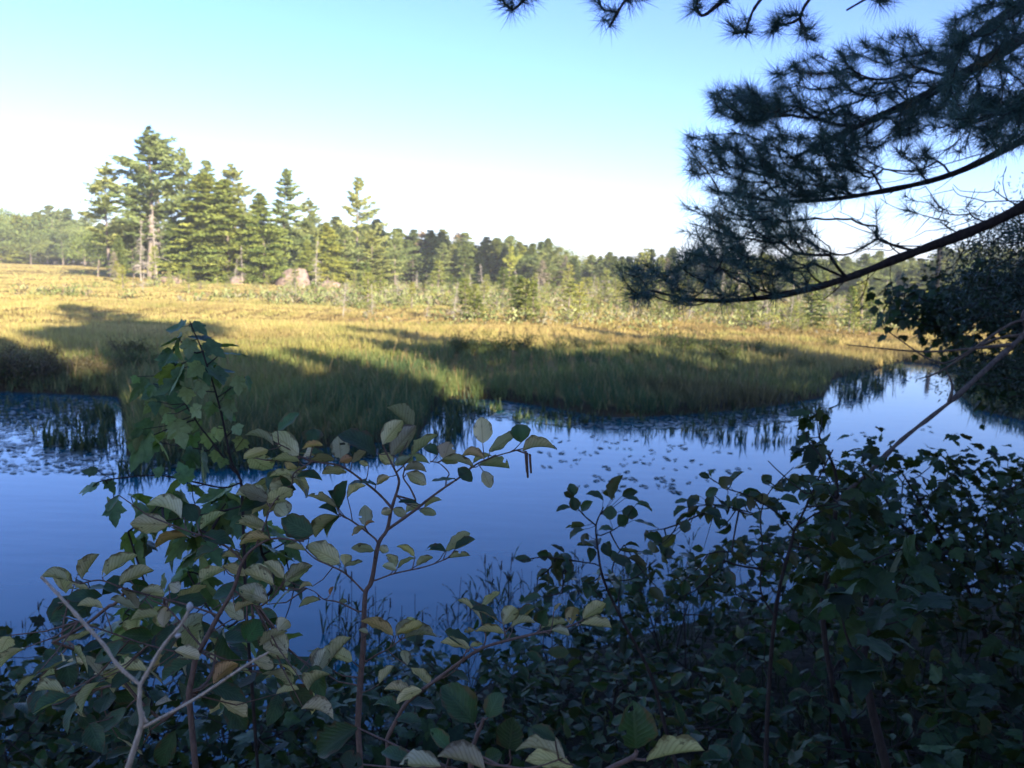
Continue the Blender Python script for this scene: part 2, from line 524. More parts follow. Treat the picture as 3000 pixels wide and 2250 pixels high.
def ground_z(xy):
    xy = np.asarray(xy, float).reshape(-1, 2)
    sd, near = shore_sd(xy)
    dist = np.hypot(xy[:, 0], xy[:, 1])
    und = (vnoise(xy[:, 0] * .12, xy[:, 1] * .12, 3) - .5) * .35 + (vnoise(xy[:, 0] * .5, xy[:, 1] * .5, 5) - .5) * .16
    far = 0.14 + 0.30 * sstep(0, 6, sd) + und * sstep(0.5, 6, sd)
    az = np.arctan2(xy[:, 0], xy[:, 1])
    far = far + sstep(100, 260, dist) * (0.9 * sstep(-0.25, -0.5, az) + 0.15)
    nr = 0.10 + np.minimum(0.235 * np.maximum(sd, 0), 1.45) + und * 0.5 * sstep(0.3, 3, sd)
    z = np.where(near, nr, far)
    z = np.where(sd < 0.35, -0.55 + (z + 0.55) * sstep(-0.5, 0.35, sd), z)
    return z

def GZ(x, y): return float(ground_z([[x, y]])[0])

def build_ground():
    rad = 0.35 * 1.0205 ** np.arange(0, 418)
    th = np.concatenate([np.arange(-42, 42, 0.42), np.arange(42, 318, 4.0)]) * math.pi / 180
    X = rad[:, None] * np.sin(th)[None]; Y = rad[:, None] * np.cos(th)[None]
    xy = np.stack([X.ravel(), Y.ravel()], 1)
    z = ground_z(xy)
    sd, near = shore_sd(xy)
    soil = np.where(near, 1.0, np.where(sd < 0.8, 0.9, 0.0))
    v = np.column_stack([xy, z])
    nr, nth = len(rad), len(th)
    i = np.arange(nr - 1)[:, None]; j = np.arange(nth)[None]; jn = (j + 1) % nth
    q = np.stack([i * nth + j, (i + 1) * nth + j, (i + 1) * nth + jn, i * nth + jn], -1).reshape(-1, 4)
    mb = MB(); mb.add(v, q=q[:, ::-1], col=np.repeat(soil[:, None], 3, 1))
    mb.add([[0, 0, GZ(0, 0)]] + [list(p) for p in v[:nth]], t=[[0, 1 + k, 1 + (k + 1) % nth][::-1] for k in range(nth)], col=(1, 1, 1))
    tag(put('ground', mb.mesh('ground', mat_ground())), kind='structure')
    mb = MB()
    mb.add([(-120, -2, 0), (120, -2, 0), (120, 80, 0), (-120, 80, 0)], q=[[0, 1, 2, 3]])
    tag(put('water', mb.mesh('water', mat_water(), False)), kind='structure')

build_ground()

# ------------------------------------------------------------------ meadow grass (uncountable)
def build_meadow():
    rng = np.random.default_rng(11)
    mb = MB()
    SEDGE = np.array([.43, .30, .115]); STRAW = np.array([.48, .39, .15]); YG = np.array([.33, .34, .085]); GRN = np.array([.080, .135, .055])
    for r0, r1, dens, wid, hk in ((12.5, 22, 420, .011, 1.0), (22, 38, 190, .016, .85), (38, 65, 95, .024, .70), (65, 110, 34, .05, .55), (110, 270, 7, .13, .45)):
        half = R(37)
        n = int(dens * half * (r1 ** 2 - r0 ** 2))
        rr = np.sqrt(rng.uniform(r0 ** 2, r1 ** 2, n)); a = rng.uniform(-half, half, n)
        xy = np.stack([rr * np.sin(a), rr * np.cos(a)], 1)
        sd, near = shore_sd(xy)
        k = (sd > 0.05) & ~near
        xy, sd, rr, a = xy[k], sd[k], rr[k], a[k]
        # tussocks: pull blades toward cell centres
        cell = 0.55 if r0 < 38 else 1.4
        jx = np.floor(xy / cell); cx = (jx + 0.5 + (np.stack([vnoise(jx[:, 0] * 7.3, jx[:, 1] * 3.1, 1), vnoise(jx[:, 0] * 2.9, jx[:, 1] * 8.7, 2)], 1) - .5) * .8) * cell
        pull = rng.uniform(0.0, 0.6, (len(xy), 1))
        xy2 = xy * (1 - pull) + cx * pull
        n1 = vnoise(xy[:, 0] * .16, xy[:, 1] * .16, 7); n2 = vnoise(xy[:, 0] * .9, xy[:, 1] * .9, 8); n3 = vnoise(xy[:, 0] * .05, xy[:, 1] * .11, 9)
        z = ground_z(xy2)
        ok = z > 0.02
        shore = 1 - sstep(1.0, 9.0, sd + (n1 - .5) * 5)
        h = (0.18 + 0.15 * shore + 0.16 * n1) * hk * rng.uniform(.55, 1.25, len(xy)) * (0.75 + .5 * n2)
        h *= sstep(-0.3, 0.5, sd) * .5 + .5
        lean = rng.normal(size=(len(xy), 2)) * (h * .33)[:, None] + np.array([-.06, -.03]) * h[:, None]
        gold = sstep(22, 34, rr + (n1 - .5) * 14)
        left = sstep(.05, -.45, a)
        c = GRN * (1 - .0) * np.ones((len(xy), 1))
        green2 = YG * (.55 + .6 * n2)[:, None]
        mixg = np.clip(shore * .95 + (n2 - .5) * .6 + .15 - left * .35, 0, 1)[:, None]
        c = GRN * mixg + green2 * (1 - mixg)
        n3 = np.clip(n3 * .9 + .5 * sstep(.0, -.45, a), 0, 1)
        far_c = SEDGE * (1 - n3[:, None]) + STRAW * n3[:, None]
        far_c = far_c * (1 - .40 * sstep(.5, .8, n2)[:, None]) + YG * (.40 * sstep(.5, .8, n2)[:, None])
        bog = sstep(50, 75, rr) * sstep(-.2, .1, a)
        far_c = far_c * (1 - .45 * bog[:, None]) + np.array([.34, .32, .12]) * .45 * bog[:, None]
        c = c * (1 - gold[:, None]) + far_c * gold[:, None]
        n4 = vnoise(xy[:, 0] * .22 + 40, xy[:, 1] * .34 + 9, 15)
        br = (sstep(.58, .80, n4) * .55 * (1 - .5 * left))[:, None]
        c = c * (1 - br) + np.array([.17, .115, .055]) * br
        gp = (sstep(.62, .85, vnoise(xy[:, 0] * .3 + 7, xy[:, 1] * .5 + 70, 16)) * .5)[:, None]
        c = c * (1 - gp) + np.array([.20, .24, .07]) * gp
        stalk = rng.random(len(xy)) < .025
        h[stalk] *= 1.7; c[stalk] = np.array([.30, .21, .10])
        pale = rng.random(len(xy)) < .10
        c[pale] = c[pale] * .4 + STRAW * .6
        c *= rng.uniform(.75, 1.25, (len(xy), 1))
        base = np.column_stack([xy2, z - .02])[ok]
        blades(mb, base, h[ok], lean[ok], (wid * rng.uniform(.6, 1.5, len(xy)))[ok], rng, c[ok])
    tag(put('meadow_grass', mb.mesh('meadow_grass', M_GRASS, False)), 'tall green and golden sedge covering the bog beyond the water', 'grass', kind='stuff')

build_meadow()

# ------------------------------------------------------------------ trees
def trunk_line(h, rng, sway=0.02, n=12):
    t = np.linspace(0, 1, n)
    ax, ay = rng.normal(size=2) * sway * h; ph = rng.uniform(0, 6, 2)
    return np.stack([ax * (t ** 1.5) + .008 * h * np.sin(5 * t + ph[0]) - .008 * h * math.sin(ph[0]), ay * t ** 1.5 + .008 * h * np.sin(4 * t + ph[1]) - .008 * h * math.sin(ph[1]), t * h], 1)

def at_h(line, t):
    n = len(line) - 1
    i = np.minimum((t * n).astype(int), n - 1); f = t * n - i
    return line[i] * (1 - f)[:, None] + line[i + 1] * f[:, None]

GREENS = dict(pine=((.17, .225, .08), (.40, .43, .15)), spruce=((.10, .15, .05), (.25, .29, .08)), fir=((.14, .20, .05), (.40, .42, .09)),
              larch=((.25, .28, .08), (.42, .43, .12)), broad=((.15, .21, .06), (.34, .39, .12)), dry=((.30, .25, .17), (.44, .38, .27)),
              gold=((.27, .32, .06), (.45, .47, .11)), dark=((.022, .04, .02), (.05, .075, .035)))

def conifer(kind, h, seed, cb=.1, width=.2, whorl=.5, dens=1.0, droop=.1, gaps=.1, card=.34, pal='spruce', ragged=.3, bare_stubs=True, top_round=False, bark=None):
    """returns trunk mesh and crown mesh; branches in irregular whorls carrying sprays of small faces"""
    rng = np.random.default_rng(seed)
    tm, cm = MB(), MB()
    line = trunk_line(h, rng)
    r0 = .011 * h + .03
    tube(tm, line, r0, r0 * .12, 7, .05, rng)
    lo, hi = (np.array(c) for c in GREENS[pal])
    z = cb * h
    if bare_stubs:
        for k in range(int(5 + h * .5)):
            t = rng.uniform(.08, max(cb, .1)); b = at_h(line, np.array([t]))[0]; a = rng.uniform(0, 6.28)
            L = h * rng.uniform(.02, .07)
            tube(tm, [b, b + np.array([math.cos(a) * L * .6, math.sin(a) * L * .6, -.02 * L]), b + np.array([math.cos(a) * L, math.sin(a) * L, -.25 * L])], .03, .01, 4, cap=False)
    lean_side = rng.uniform(0, 6.28)
    while z < h * .985:
        t = z / h
        u = (t - cb) / (1 - cb)
        if top_round: prof = (1 - u) ** .80 * (.62 + 1.5 * u if u < .3 else 1.07) * (.84 + .24 * math.sin(z * 1.9 + seed))
        else: prof = (1 - u) ** .8 * (1 if u > .12 else .55 + u * 3.7)
        nb = rng.integers(3, 6)
        a0 = rng.uniform(0, 6.28)
        for k in range(nb):
            if rng.random() < gaps: continue
            a = a0 + k * 6.28 / nb + rng.normal() * .3
            L = h * width * prof * rng.uniform(1 - ragged, 1 + ragged) * (1 + .25 * math.cos(a - lean_side)) + .12
            b = at_h(line, np.array([t]))[0]
            s = np.linspace(0, 1, 7)
            rise = rng.normal() * .10 + (0.35 * u if not top_round else .15 + .35 * u)
            pts = b + np.stack([np.cos(a) * L * s, np.sin(a) * L * s, L * (rise * s - droop * s * s * 1.6 + (.16 * s ** 3))], 1)
            tube(tm, pts[:-1], max(.012, r0 * .16 * (1 - u * .6)), .008, 4, cap=False)
            m = max(4, int(dens * (7 + 15 * L / (h * width + .1))))
            f = rng.uniform(.22, 1.05, m) ** .8
            i = np.minimum((np.clip(f, 0, .999) * 6).astype(int), 5); fr = f * 6 - i
            c0 = pts[i] * (1 - fr)[:, None] + pts[i + 1] * fr[:, None]
            spread = (L * .26 * (1.15 - .5 * f))[:, None]
            sub = 3
            c = np.repeat(c0, sub, 0) + rng.normal(size=(m * sub, 3)) * np.repeat(spread, sub, 0) * np.array([.55, .55, .13 if kind == 'pine' else .20])
            ax = np.array([math.cos(a), math.sin(a), .0]) + rng.normal(size=(m * sub, 3)) * np.array([.7, .7, .45])
            cl = rng.uniform(0, 1); mixv = np.clip(cl * .6 + rng.uniform(0, .4, (m * sub, 1)), 0, 1)
            cards(cm, c, ax, card * rng.uniform(.6, 1.3, m * sub), card * .42 * rng.uniform(.7, 1.3, m * sub), rng, lo * (1 - mixv) + hi * mixv)
        z += whorl * rng.uniform(.65, 1.35) * (1.12 - .78 * t)
    return tm.mesh('trunk', bark or M_GREY_BARK), cm.mesh('crown', M_NEEDLE_FAR, False)

def broadleaf(h, seed, pal='broad', width=.35, cb=.2, n=2600, card=.3):
    rng = np.random.default_rng(seed)
    tm, cm = MB(), MB()
    line = trunk_line(h * .8, rng, .05)
    tube(tm, line, .012 * h + .03, .02, 6, .05, rng)
    lo, hi = (np.array(c) for c in GREENS[pal])
    nb = 26
    for k in range(nb):
        t = rng.uniform(cb, 1)
        a = rng.uniform(0, 6.28); u = (t - cb) / (1 - cb)
        L = h * width * math.sin(min(.97, .25 + u * .72) * math.pi) ** .6 * rng.uniform(.55, 1.1)
        b = at_h(line, np.array([min(.98, t * .9)]))[0]
        e = b + np.array([math.cos(a) * L, math.sin(a) * L, L * rng.uniform(.2, .7)])
        tube(tm, [b, (b + e) / 2 + np.array([0, 0, .05 * L]), e], .03, .01, 4, cap=False)
        m = n // nb
        c = e + rng.normal(size=(m, 3)) * h * .062 * np.array([1.2, 1.2, .8])
        cl = rng.uniform(0, 1); mv = np.clip(cl * .6 + rng.uniform(0, .4, (m, 1)), 0, 1)
        cards(cm, c, rng.normal(size=(m, 3)), card * rng.uniform(.6, 1.3, m), card * .6, rng, lo * (1 - mv) + hi * mv)
    return tm.mesh('trunk', M_GREY_BARK), cm.mesh('crown', M_LEAF_FAR, False)

def dead_tree(h, seed, bushy=1.0, twigs=True):
    rng = np.random.default_rng(seed)
    tm, bm = MB(), MB()
    line = trunk_line(h, rng, .05)
    r0 = .007 * h + .012
    tube(tm, line, r0, r0 * .2, 6, .08, rng)
    for k in range(int((10 + h * 6) * bushy)):
        t = rng.uniform(.15, .97); b = at_h(line, np.array([t]))[0]; a = rng.uniform(0, 6.28)
        L = h * rng.uniform(.06, .2) * (1.15 - t)
        s = np.linspace(0, 1, 4)
        pts = b + np.stack([np.cos(a) * L * s, np.sin(a) * L * s, L * (.1 * s - .35 * s * s)], 1)
        tube(bm, pts, .018 + .002 * h, .012, 4, cap=False)
        if twigs:
            for q in range(4):
                p = pts[rng.integers(1, 4)]; e = p + rng.normal(size=3) * L * .3
                tube(bm, [p, e], .012, .009, 3, cap=False)
    return tm.mesh('trunk', M_DEAD), bm.mesh('branches', M_DEAD, False)

def plant_tree(kind_name, label, cat, meshes, loc, scale=1.0, rz=0.0, group=None, second='crown'):
    o = thing(kind_name, label, cat, loc, rz, scale, group)
    put('trunk', meshes[0], o)
    put(second, meshes[1], o)
    return o

def ground_at(px, y):
    """ground point on the column px at world distance y"""
    p = AT(px, 900, y)
    return np.array([p[0], y, GZ(p[0], y) - .05])

def height_for(px, y, top):
    """height that makes a tree at distance y reach photo row `top`"""
    b = ground_at(px, y)
    return AT(px, top, y)[2] - b[2]

ORD = ['first', 'second', 'third', 'fourth', 'fifth', 'sixth', 'seventh', 'eighth', 'ninth', 'tenth', 'eleventh', 'twelfth', 'thirteenth', 'fourteenth', 'fifteenth',
       'sixteenth', 'seventeenth', 'eighteenth', 'nineteenth', 'twentieth']
def ordinal(i):
    if i < 20: return ORD[i]
    t = {2: 'twenty', 3: 'thirty', 4: 'forty', 5: 'fifty', 6: 'sixty', 7: 'seventy', 8: 'eighty'}[(i + 1) // 10]
    return t + ('-' + ORD[(i + 1) % 10 - 1] if (i + 1) % 10 else 'th').replace('tyth', 'tieth')

def label_row(items):
    """items: (object, px, phrase with {}) -> ordinals from left within one phrase"""
    by = {}
    for o, px, ph in items: by.setdefault(ph, []).append((px, o))
    for ph, lst in by.items():
        lst.sort(key=lambda t: t[0])
        for i, (px, o) in enumerate(lst):
            o['label'] = ph.format(ordinal(i) + ' ') if len(lst) > 1 else ph.format('only ')

# prototypes (built at unit sizes in metres, scaled when planted)
PINES = [conifer('pine', 20, 100 + s, cb=.28, width=.24, whorl=.85, dens=2.8, droop=.02, gaps=.34, card=.55, pal='pine', ragged=.5, top_round=True) for s in range(4)]
PINES_LOW = [conifer('pine', 16, 130 + s, cb=.08, width=.22, whorl=.75, dens=2.8, droop=.04, gaps=.2, card=.55, pal='pine', ragged=.45, top_round=False) for s in range(2)]
HEMLOCKS = [conifer('hemlock', 16, 140 + s, cb=.04, width=.22, whorl=.5, dens=2.6, droop=.22, gaps=.12, card=.5, pal='fir', ragged=.35) for s in range(3)]
SPRUCES = [conifer('spruce', 10, 160 + s, cb=.06, width=.15, whorl=.36, dens=1.5, droop=.18, gaps=.1, card=.4, pal='spruce', ragged=.3) for s in range(4)]
DSPRUCES = [conifer('spruce', 10, 180 + s, cb=.05, width=.17, whorl=.36, dens=1.6, droop=.16, gaps=.08, card=.4, pal='dark', ragged=.3) for s in range(2)]  # same spruce in a much darker palette
GOLDPINES = [conifer('pine', 8, 200 + s, cb=.25, width=.26, whorl=.6, dens=2.0, droop=.0, gaps=.22, card=.4, pal='gold', ragged=.4, top_round=True) for s in range(2)]
LARCHES = [conifer('larch', 3, 220 + s, cb=.1, width=.17, whorl=.22, dens=.7, droop=.05, gaps=.2, card=.13, pal='larch', ragged=.4) for s in range(4)]
BSPRUCES = [conifer('spruce', 3, 240 + s, cb=.12, width=.13, whorl=.16, dens=.7, droop=.15, gaps=.15, card=.13, pal='spruce', ragged=.4) for s in range(3)]
DRYS = [conifer('spruce', 9, 260 + s, cb=.08, width=.18, whorl=.4, dens=1.2, droop=.15, gaps=.2, card=.3, pal='dry', ragged=.3) for s in range(1)]
BROADS = [broadleaf(10, 280 + s) for s in range(4)]
SHRUBS = [broadleaf(2, 300 + s, 'larch', .5, .05, 900, .10) for s in range(3)]
SNAGS = [dead_tree(6, 320 + s) for s in range(4)]

def island():
    rng = random.Random(5)
    D = 128.0
    spec = [  # px, distance, row of the top, prototype list, index, name, label, category, width scale
        (325, 128, 470, PINES, 1, 'pine_tree', 'thin pine with wispy tiers at the left end of the pine island', 'pine tree', 1.0),
        (440, 126, 366, PINES, 0, 'pine_tree', 'tallest white pine on the island, crown towering over its neighbours', 'pine tree', 1.3),
        (470, 132, 405, PINES, 2, 'pine_tree', 'pine directly behind the right shoulder of the tallest pine', 'pine tree', .9),
        (395, 130, 560, PINES_LOW, 0, 'pine_tree', 'low full pine below the tallest pine on its left side', 'pine tree', .9),
        (548, 134, 432, PINES, 3, 'pine_tree', 'slender pine rising in the notch right of the tallest pine', 'pine tree', .65),
        (605, 130, 468, PINES_LOW, 1, 'pine_tree', 'pine with thin top between the slender pine and the leaning pine', 'pine tree', 1.0),
        (690, 132, 478, PINES, 1, 'pine_tree', 'pine with one long limb slanting up to the left on its top', 'pine tree', 1.0),
        (600, 122, 505, HEMLOCKS, 0, 'hemlock_tree', 'broad dense hemlock in the middle of the island, left of the pair', 'hemlock tree', 1.5),
        (668, 120, 520, HEMLOCKS, 1, 'hemlock_tree', 'broad dense hemlock in the middle of the island, right of the pair', 'hemlock tree', 1.45),
        (775, 119, 562, HEMLOCKS, 2, 'hemlock_tree', 'bright green pointed hemlock just left of the pale boulder', 'hemlock tree', 1.25),
        (838, 126, 490, PINES_LOW, 0, 'pine_tree', 'pine with tiered yellow-green boughs right of the pointed hemlock', 'pine tree', .9),
        (905, 128, 578, PINES, 2, 'pine_tree', 'ragged pine between the tiered pine and the isolated pine', 'pine tree', .9),
        (1045, 130, 517, PINES, 3, 'pine_tree', 'isolated tall pine with bare lower trunk standing above the right end of the island', 'pine tree', .80),
        (960, 122, 650, HEMLOCKS, 0, 'hemlock_tree', 'low hemlock behind the leaning pale snag', 'hemlock tree', 1.2),
        (1010, 124, 670, PINES_LOW, 1, 'pine_tree', 'low pine at the foot of the isolated pine, on its left', 'pine tree', 1.3),
        (1085, 126, 672, PINES_LOW, 0, 'pine_tree', 'spreading pine with flat boughs at the right end of the island', 'pine tree', 1.45),
        (290, 132, 640, BROADS, 0, 'broadleaf_tree', 'rounded broadleaf tree at the left end of the island', 'tree', 1.0),
        (350, 122, 690, SPRUCES, 1, 'spruce_tree', 'dark low spruce under the thin left pine', 'spruce tree', 1.3),
        (510, 124, 640, SPRUCES, 2, 'spruce_tree', 'shaded spruce between the tallest pine and the broad hemlocks', 'spruce tree', 1.2),
        (900, 120, 700, HEMLOCKS, 1, 'hemlock_tree', 'low hemlock right of the pale boulder', 'hemlock tree', 1.1),
    ]
    for px, y, top, protos, i, nm, lb, cat, ws in spec:
        b = ground_at(px, y); h = height_for(px, y, top)
        hp = {id(PINES): 20, id(PINES_LOW): 16, id(HEMLOCKS): 16, id(SPRUCES): 10, id(BROADS): 10}[id(protos)]
        s = h / hp
        plant_tree(nm, lb, cat, protos[i], b, (s * ws * 1.18, s * ws * 1.18, s), rng.uniform(0, 6.28), 'trees on the pine island')
    # dead trunks on the island
    for px, y, top, i, lb in ((415, 116, 640, 0, 'grey dead trunk left of the bare pale trunks under the tallest pine'),
                              (462, 117, 600, 1, 'tall grey dead trunk under the tallest pine'),
                              (925, 114, 700, 2, 'pale dead snag with bare limbs right of the boulder'),
                              (710, 115, 720, 3, 'thin grey dead trunk in front of the broad hemlocks')):
        b = ground_at(px, y); s = height_for(px, y, top) / 6
        plant_tree('dead_tree', lb, 'dead tree', SNAGS[i], b, (s, s, s), rng.uniform(0, 6), 'dead trees on the pine island', 'branches')
    # silvery spire
    b = ground_at(338, 112); s = height_for(338, 112, 735) / 9
    plant_tree('dead_spruce', 'short silvery cone-shaped dead spruce at the left foot of the island', 'dead tree', DRYS[0], b, (s * 1.2, s * 1.2, s), 0)
    # boulders
    for k, (px, y, wpx, hpx, lb) in enumerate(((865, 116, 50, 44, 'largest pale pinkish boulder at the foot of the island pines'),
                                               (965, 116, 34, 18, 'low pinkish boulder right of the largest boulder'),
                                               (700, 116, 26, 26, 'pinkish boulder in the shade under the broad hemlocks'),
                                               (500, 116, 44, 18, 'flat pinkish rock ledge under the tallest pine'))):
        rng2 = np.random.default_rng(40 + k)
        b = ground_at(px, y); sx = wpx / F * y; sz = hpx / F * y * 1.2
        nu, nv = 18, 12
        u = np.arange(nu) / nu * 2 * math.pi; v = np.linspace(-.5 * math.pi, .5 * math.pi, nv)
        vv = []
        for b_ in v:
            for a_ in u:
                d = np.array([math.cos(a_) * math.cos(b_), math.sin(a_) * math.cos(b_), math.sin(b_)])
                f = .8 + .45 * vnoise(d[0] * 1.9 + k * 7 + 20, d[1] * 1.9 + d[2] * 1.3 + 20, k) - .12 * vnoise(d[0] * 5 + 30, d[2] * 5 + 30, k + 9)
                vv.append(d * f * np.array([sx, sx * .8, sz]))
        q = [[i * nu + j, i * nu + (j + 1) % nu, (i + 1) * nu + (j + 1) % nu, (i + 1) * nu + j] for i in range(nv - 1) for j in range(nu)]
        mb = MB(); mb.add(vv, q=q)
        o = put('boulder', mb.mesh('boulder', MROCK), None, b)
        tag(o, lb, 'boulder', 'boulders on the pine island')
MROCK = mat_rock()
island()

def skyline(px, pts):
    return np.interp(px, [p[0] for p in pts], [p[1] for p in pts])

def forest():
    rng = random.Random(21)
    items = []
    TOP = [(-300, 615), (0, 622), (60, 632), (130, 645), (200, 640), (260, 660), (340, 670), (600, 690), (900, 690), (1080, 672), (1130, 690), (1200, 700), (1280, 705), (1340, 715),
           (1400, 740), (1450, 728), (1560, 735), (1600, 728), (1650, 765), (1750, 760), (1850, 770), (1950, 765), (2100, 775), (2250, 770),
           (2400, 765), (2500, 775), (2700, 770), (2900, 750), (3300, 740)]
    def seg(px):
        if px < 300: return 'left of the pine island'
        if px < 1100: return 'behind the pine island'
        if px < 1480: return 'between island and dark clump'
        if px < 1850: return 'right of the dark clump'
        if px < 2350: return 'behind the low pine bough'
        return 'below the pine limb at far right'
    kinds = {'spruce': ('spruce_tree', 'spruce tree', 'narrow green spruce'), 'dspruce': ('spruce_tree', 'spruce tree', 'blackish spruce'),
             'pine': ('pine_tree', 'pine tree', 'tall pine'), 'pinelow': ('pine_tree', 'pine tree', 'full pine'), 'hem': ('hemlock_tree', 'hemlock tree', 'drooping hemlock'), 'broad': ('broadleaf_tree', 'tree', 'rounded broadleaf tree'),
             'dry': ('dead_spruce', 'dead tree', 'brown dead spruce')}
    for row, (dy, step, hk) in enumerate(((0, 34, .84), (9, 29, .98), (20, 27, 1.04))):
        px = -180.0 + row * 13
        while px < 3200:
            px += step * rng.uniform(.6, 1.45)
            d = 148 + dy + (95 * (1 - min(1, max(0, (px - 150) / 650))) if px < 800 else 0) + rng.uniform(-4, 4)
            if px > 2300: d -= 6
            if 320 < px < 1000 and row == 0: continue
            top = skyline(px, TOP) - 26
            b = ground_at(px, d)
            H = height_for(px, d, top) * hk * rng.uniform(.80, 1.10)
            r = rng.random()
            if px < 300: k = 'broad' if r < .55 else ('pinelow' if r < .7 else ('hem' if r < .85 else 'spruce'))
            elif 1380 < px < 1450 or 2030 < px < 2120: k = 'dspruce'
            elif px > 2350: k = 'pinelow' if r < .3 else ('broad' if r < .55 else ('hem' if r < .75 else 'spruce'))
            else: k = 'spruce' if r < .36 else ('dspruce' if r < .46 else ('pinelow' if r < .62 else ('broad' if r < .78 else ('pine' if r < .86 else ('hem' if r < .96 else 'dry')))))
            protos, hp = {'spruce': (SPRUCES, 10), 'dspruce': (DSPRUCES, 10), 'pine': (PINES, 20), 'pinelow': (PINES_LOW, 16), 'hem': (HEMLOCKS, 16), 'broad': (BROADS, 10), 'dry': (DRYS, 9)}[k]
            s = H / hp; ws = s * rng.uniform(1.2, 1.7) * (1.35 if k in ('spruce', 'dspruce', 'hem', 'pinelow') else 1.1)
            nm, cat, ph = kinds[k]
            o = plant_tree(nm, None, cat, rng.choice(protos), b, (ws, ws, s), rng.uniform(0, 6.28), 'trees of the far treeline')
            rowname = ('front', 'middle', 'back')[row]
            items.append((o, px, '{}' + ph + ' from left, ' + rowname + ' row, ' + seg(px)))
    # distinct ones
    for px, y, top, protos, hp, i, ws, nm, cat, lb in (
            (1490, 140, 722, GOLDPINES, 8, 0, .95, 'pine_tree', 'pine tree', 'yellow-green pine standing before the dark clump at mid picture'),
            (1495, 112, 812, GOLDPINES, 8, 1, 1.9, 'pine_tree', 'pine tree', 'short bright yellow-green bog pine below the tall yellow-green one'),
            (1585, 142, 760, DRYS, 9, 0, 1.5, 'dead_spruce', 'dead tree', 'reddish brown dead spruce right of the yellow-green pine'),
            (1157, 138, 668, PINES, 20, 1, 1.1, 'pine_tree', 'pine tree', 'tall pine with bare trunk just right of the island'),
            (190, 225, 610, PINES, 20, 2, 1.1, 'pine_tree', 'pine tree', 'single pine poking above the left treeline'),
            (1410, 136, 760, DSPRUCES, 10, 0, 1.8, 'spruce_tree', 'spruce tree', 'blackish spruce clump left of the yellow-green pine')):
        b = ground_at(px, y); s = height_for(px, y, top) / hp
        plant_tree(nm, lb, cat, protos[i], b, (s * ws, s * ws, s), rng.uniform(0, 6.28))
    label_row(items)
forest()

def bog_saplings():
    rng = random.Random(31)
    items = []
    names = {'larch': ('larch_sapling', 'sapling', 'small yellow-green larch'), 'spruce': ('spruce_sapling', 'sapling', 'small dark bog spruce'),
             'snag': ('dead_sapling', 'dead sapling', 'bare grey dead sapling'), 'shrub': ('bog_shrub', 'shrub', 'low yellow-green bog shrub')}
    def seg(px):
        if px < 600: return 'below the tall pines'
        if px < 1000: return 'below the boulders'
        if px < 1450: return 'left of the yellow-green pine'
        if px < 1900: return 'right of the yellow-green pine'
        return 'below the low pine bough'
    n = 0
    while n < 290:
        px = rng.uniform(330, 2650)
        if px < 1000 and rng.random() < .55: continue
        y = 43 + 83 * rng.random() ** 1.3
        if px < 1000: y = max(y, 72 + rng.random() * 35)
        b = ground_at(px, y)
        r = rng.random()
        k = 'larch' if r < .34 else ('spruce' if r < .48 else ('snag' if r < .76 else 'shrub'))
        protos, hp = {'larch': (LARCHES, 3), 'spruce': (BSPRUCES, 3), 'snag': (SNAGS, 6), 'shrub': (SHRUBS, 2)}[k]
        H = rng.uniform(1.0, 3.6) * (.72 if y < 75 else 1) if k != 'shrub' else rng.uniform(.7, 1.5)
        if px < 1000: H *= .8
        if rng.random() < .12: H *= 1.5
        s = H / hp
        ws = s * (rng.uniform(1.0, 1.7) if k != 'snag' else rng.uniform(.9, 1.6))
        nm, cat, ph = names[k]
        o = plant_tree(nm, None, cat, rng.choice(protos), b, (ws, ws, s), rng.uniform(0, 6.28), 'saplings on the open bog', 'branches' if k == 'snag' else 'crown')
        band = 'near' if y < 75 else ('middle' if y < 100 else 'far')
        items.append((o, proj(b)[0], '{}' + ph + ' from left, ' + band + ' bog, ' + seg(px)))
        n += 1
    label_row(items)
    for px, y, top, lb in ((393, 88, 815, 'tall silvery dead sapling standing before the tallest pine'), (1018, 84, 815, 'tall pale dead sapling leaning before the low boulder'),
                           (1358, 55, 905, 'pale weathered stump with tangled branches on the golden bog')):
        b = ground_at(px, y); s = height_for(px, y, top) / 6
        plant_tree('dead_sapling', lb, 'dead sapling', SNAGS[int(px) % 4], b, (s * 1.5, s * 1.5, s), 1.0, None, 'branches')
bog_saplings()

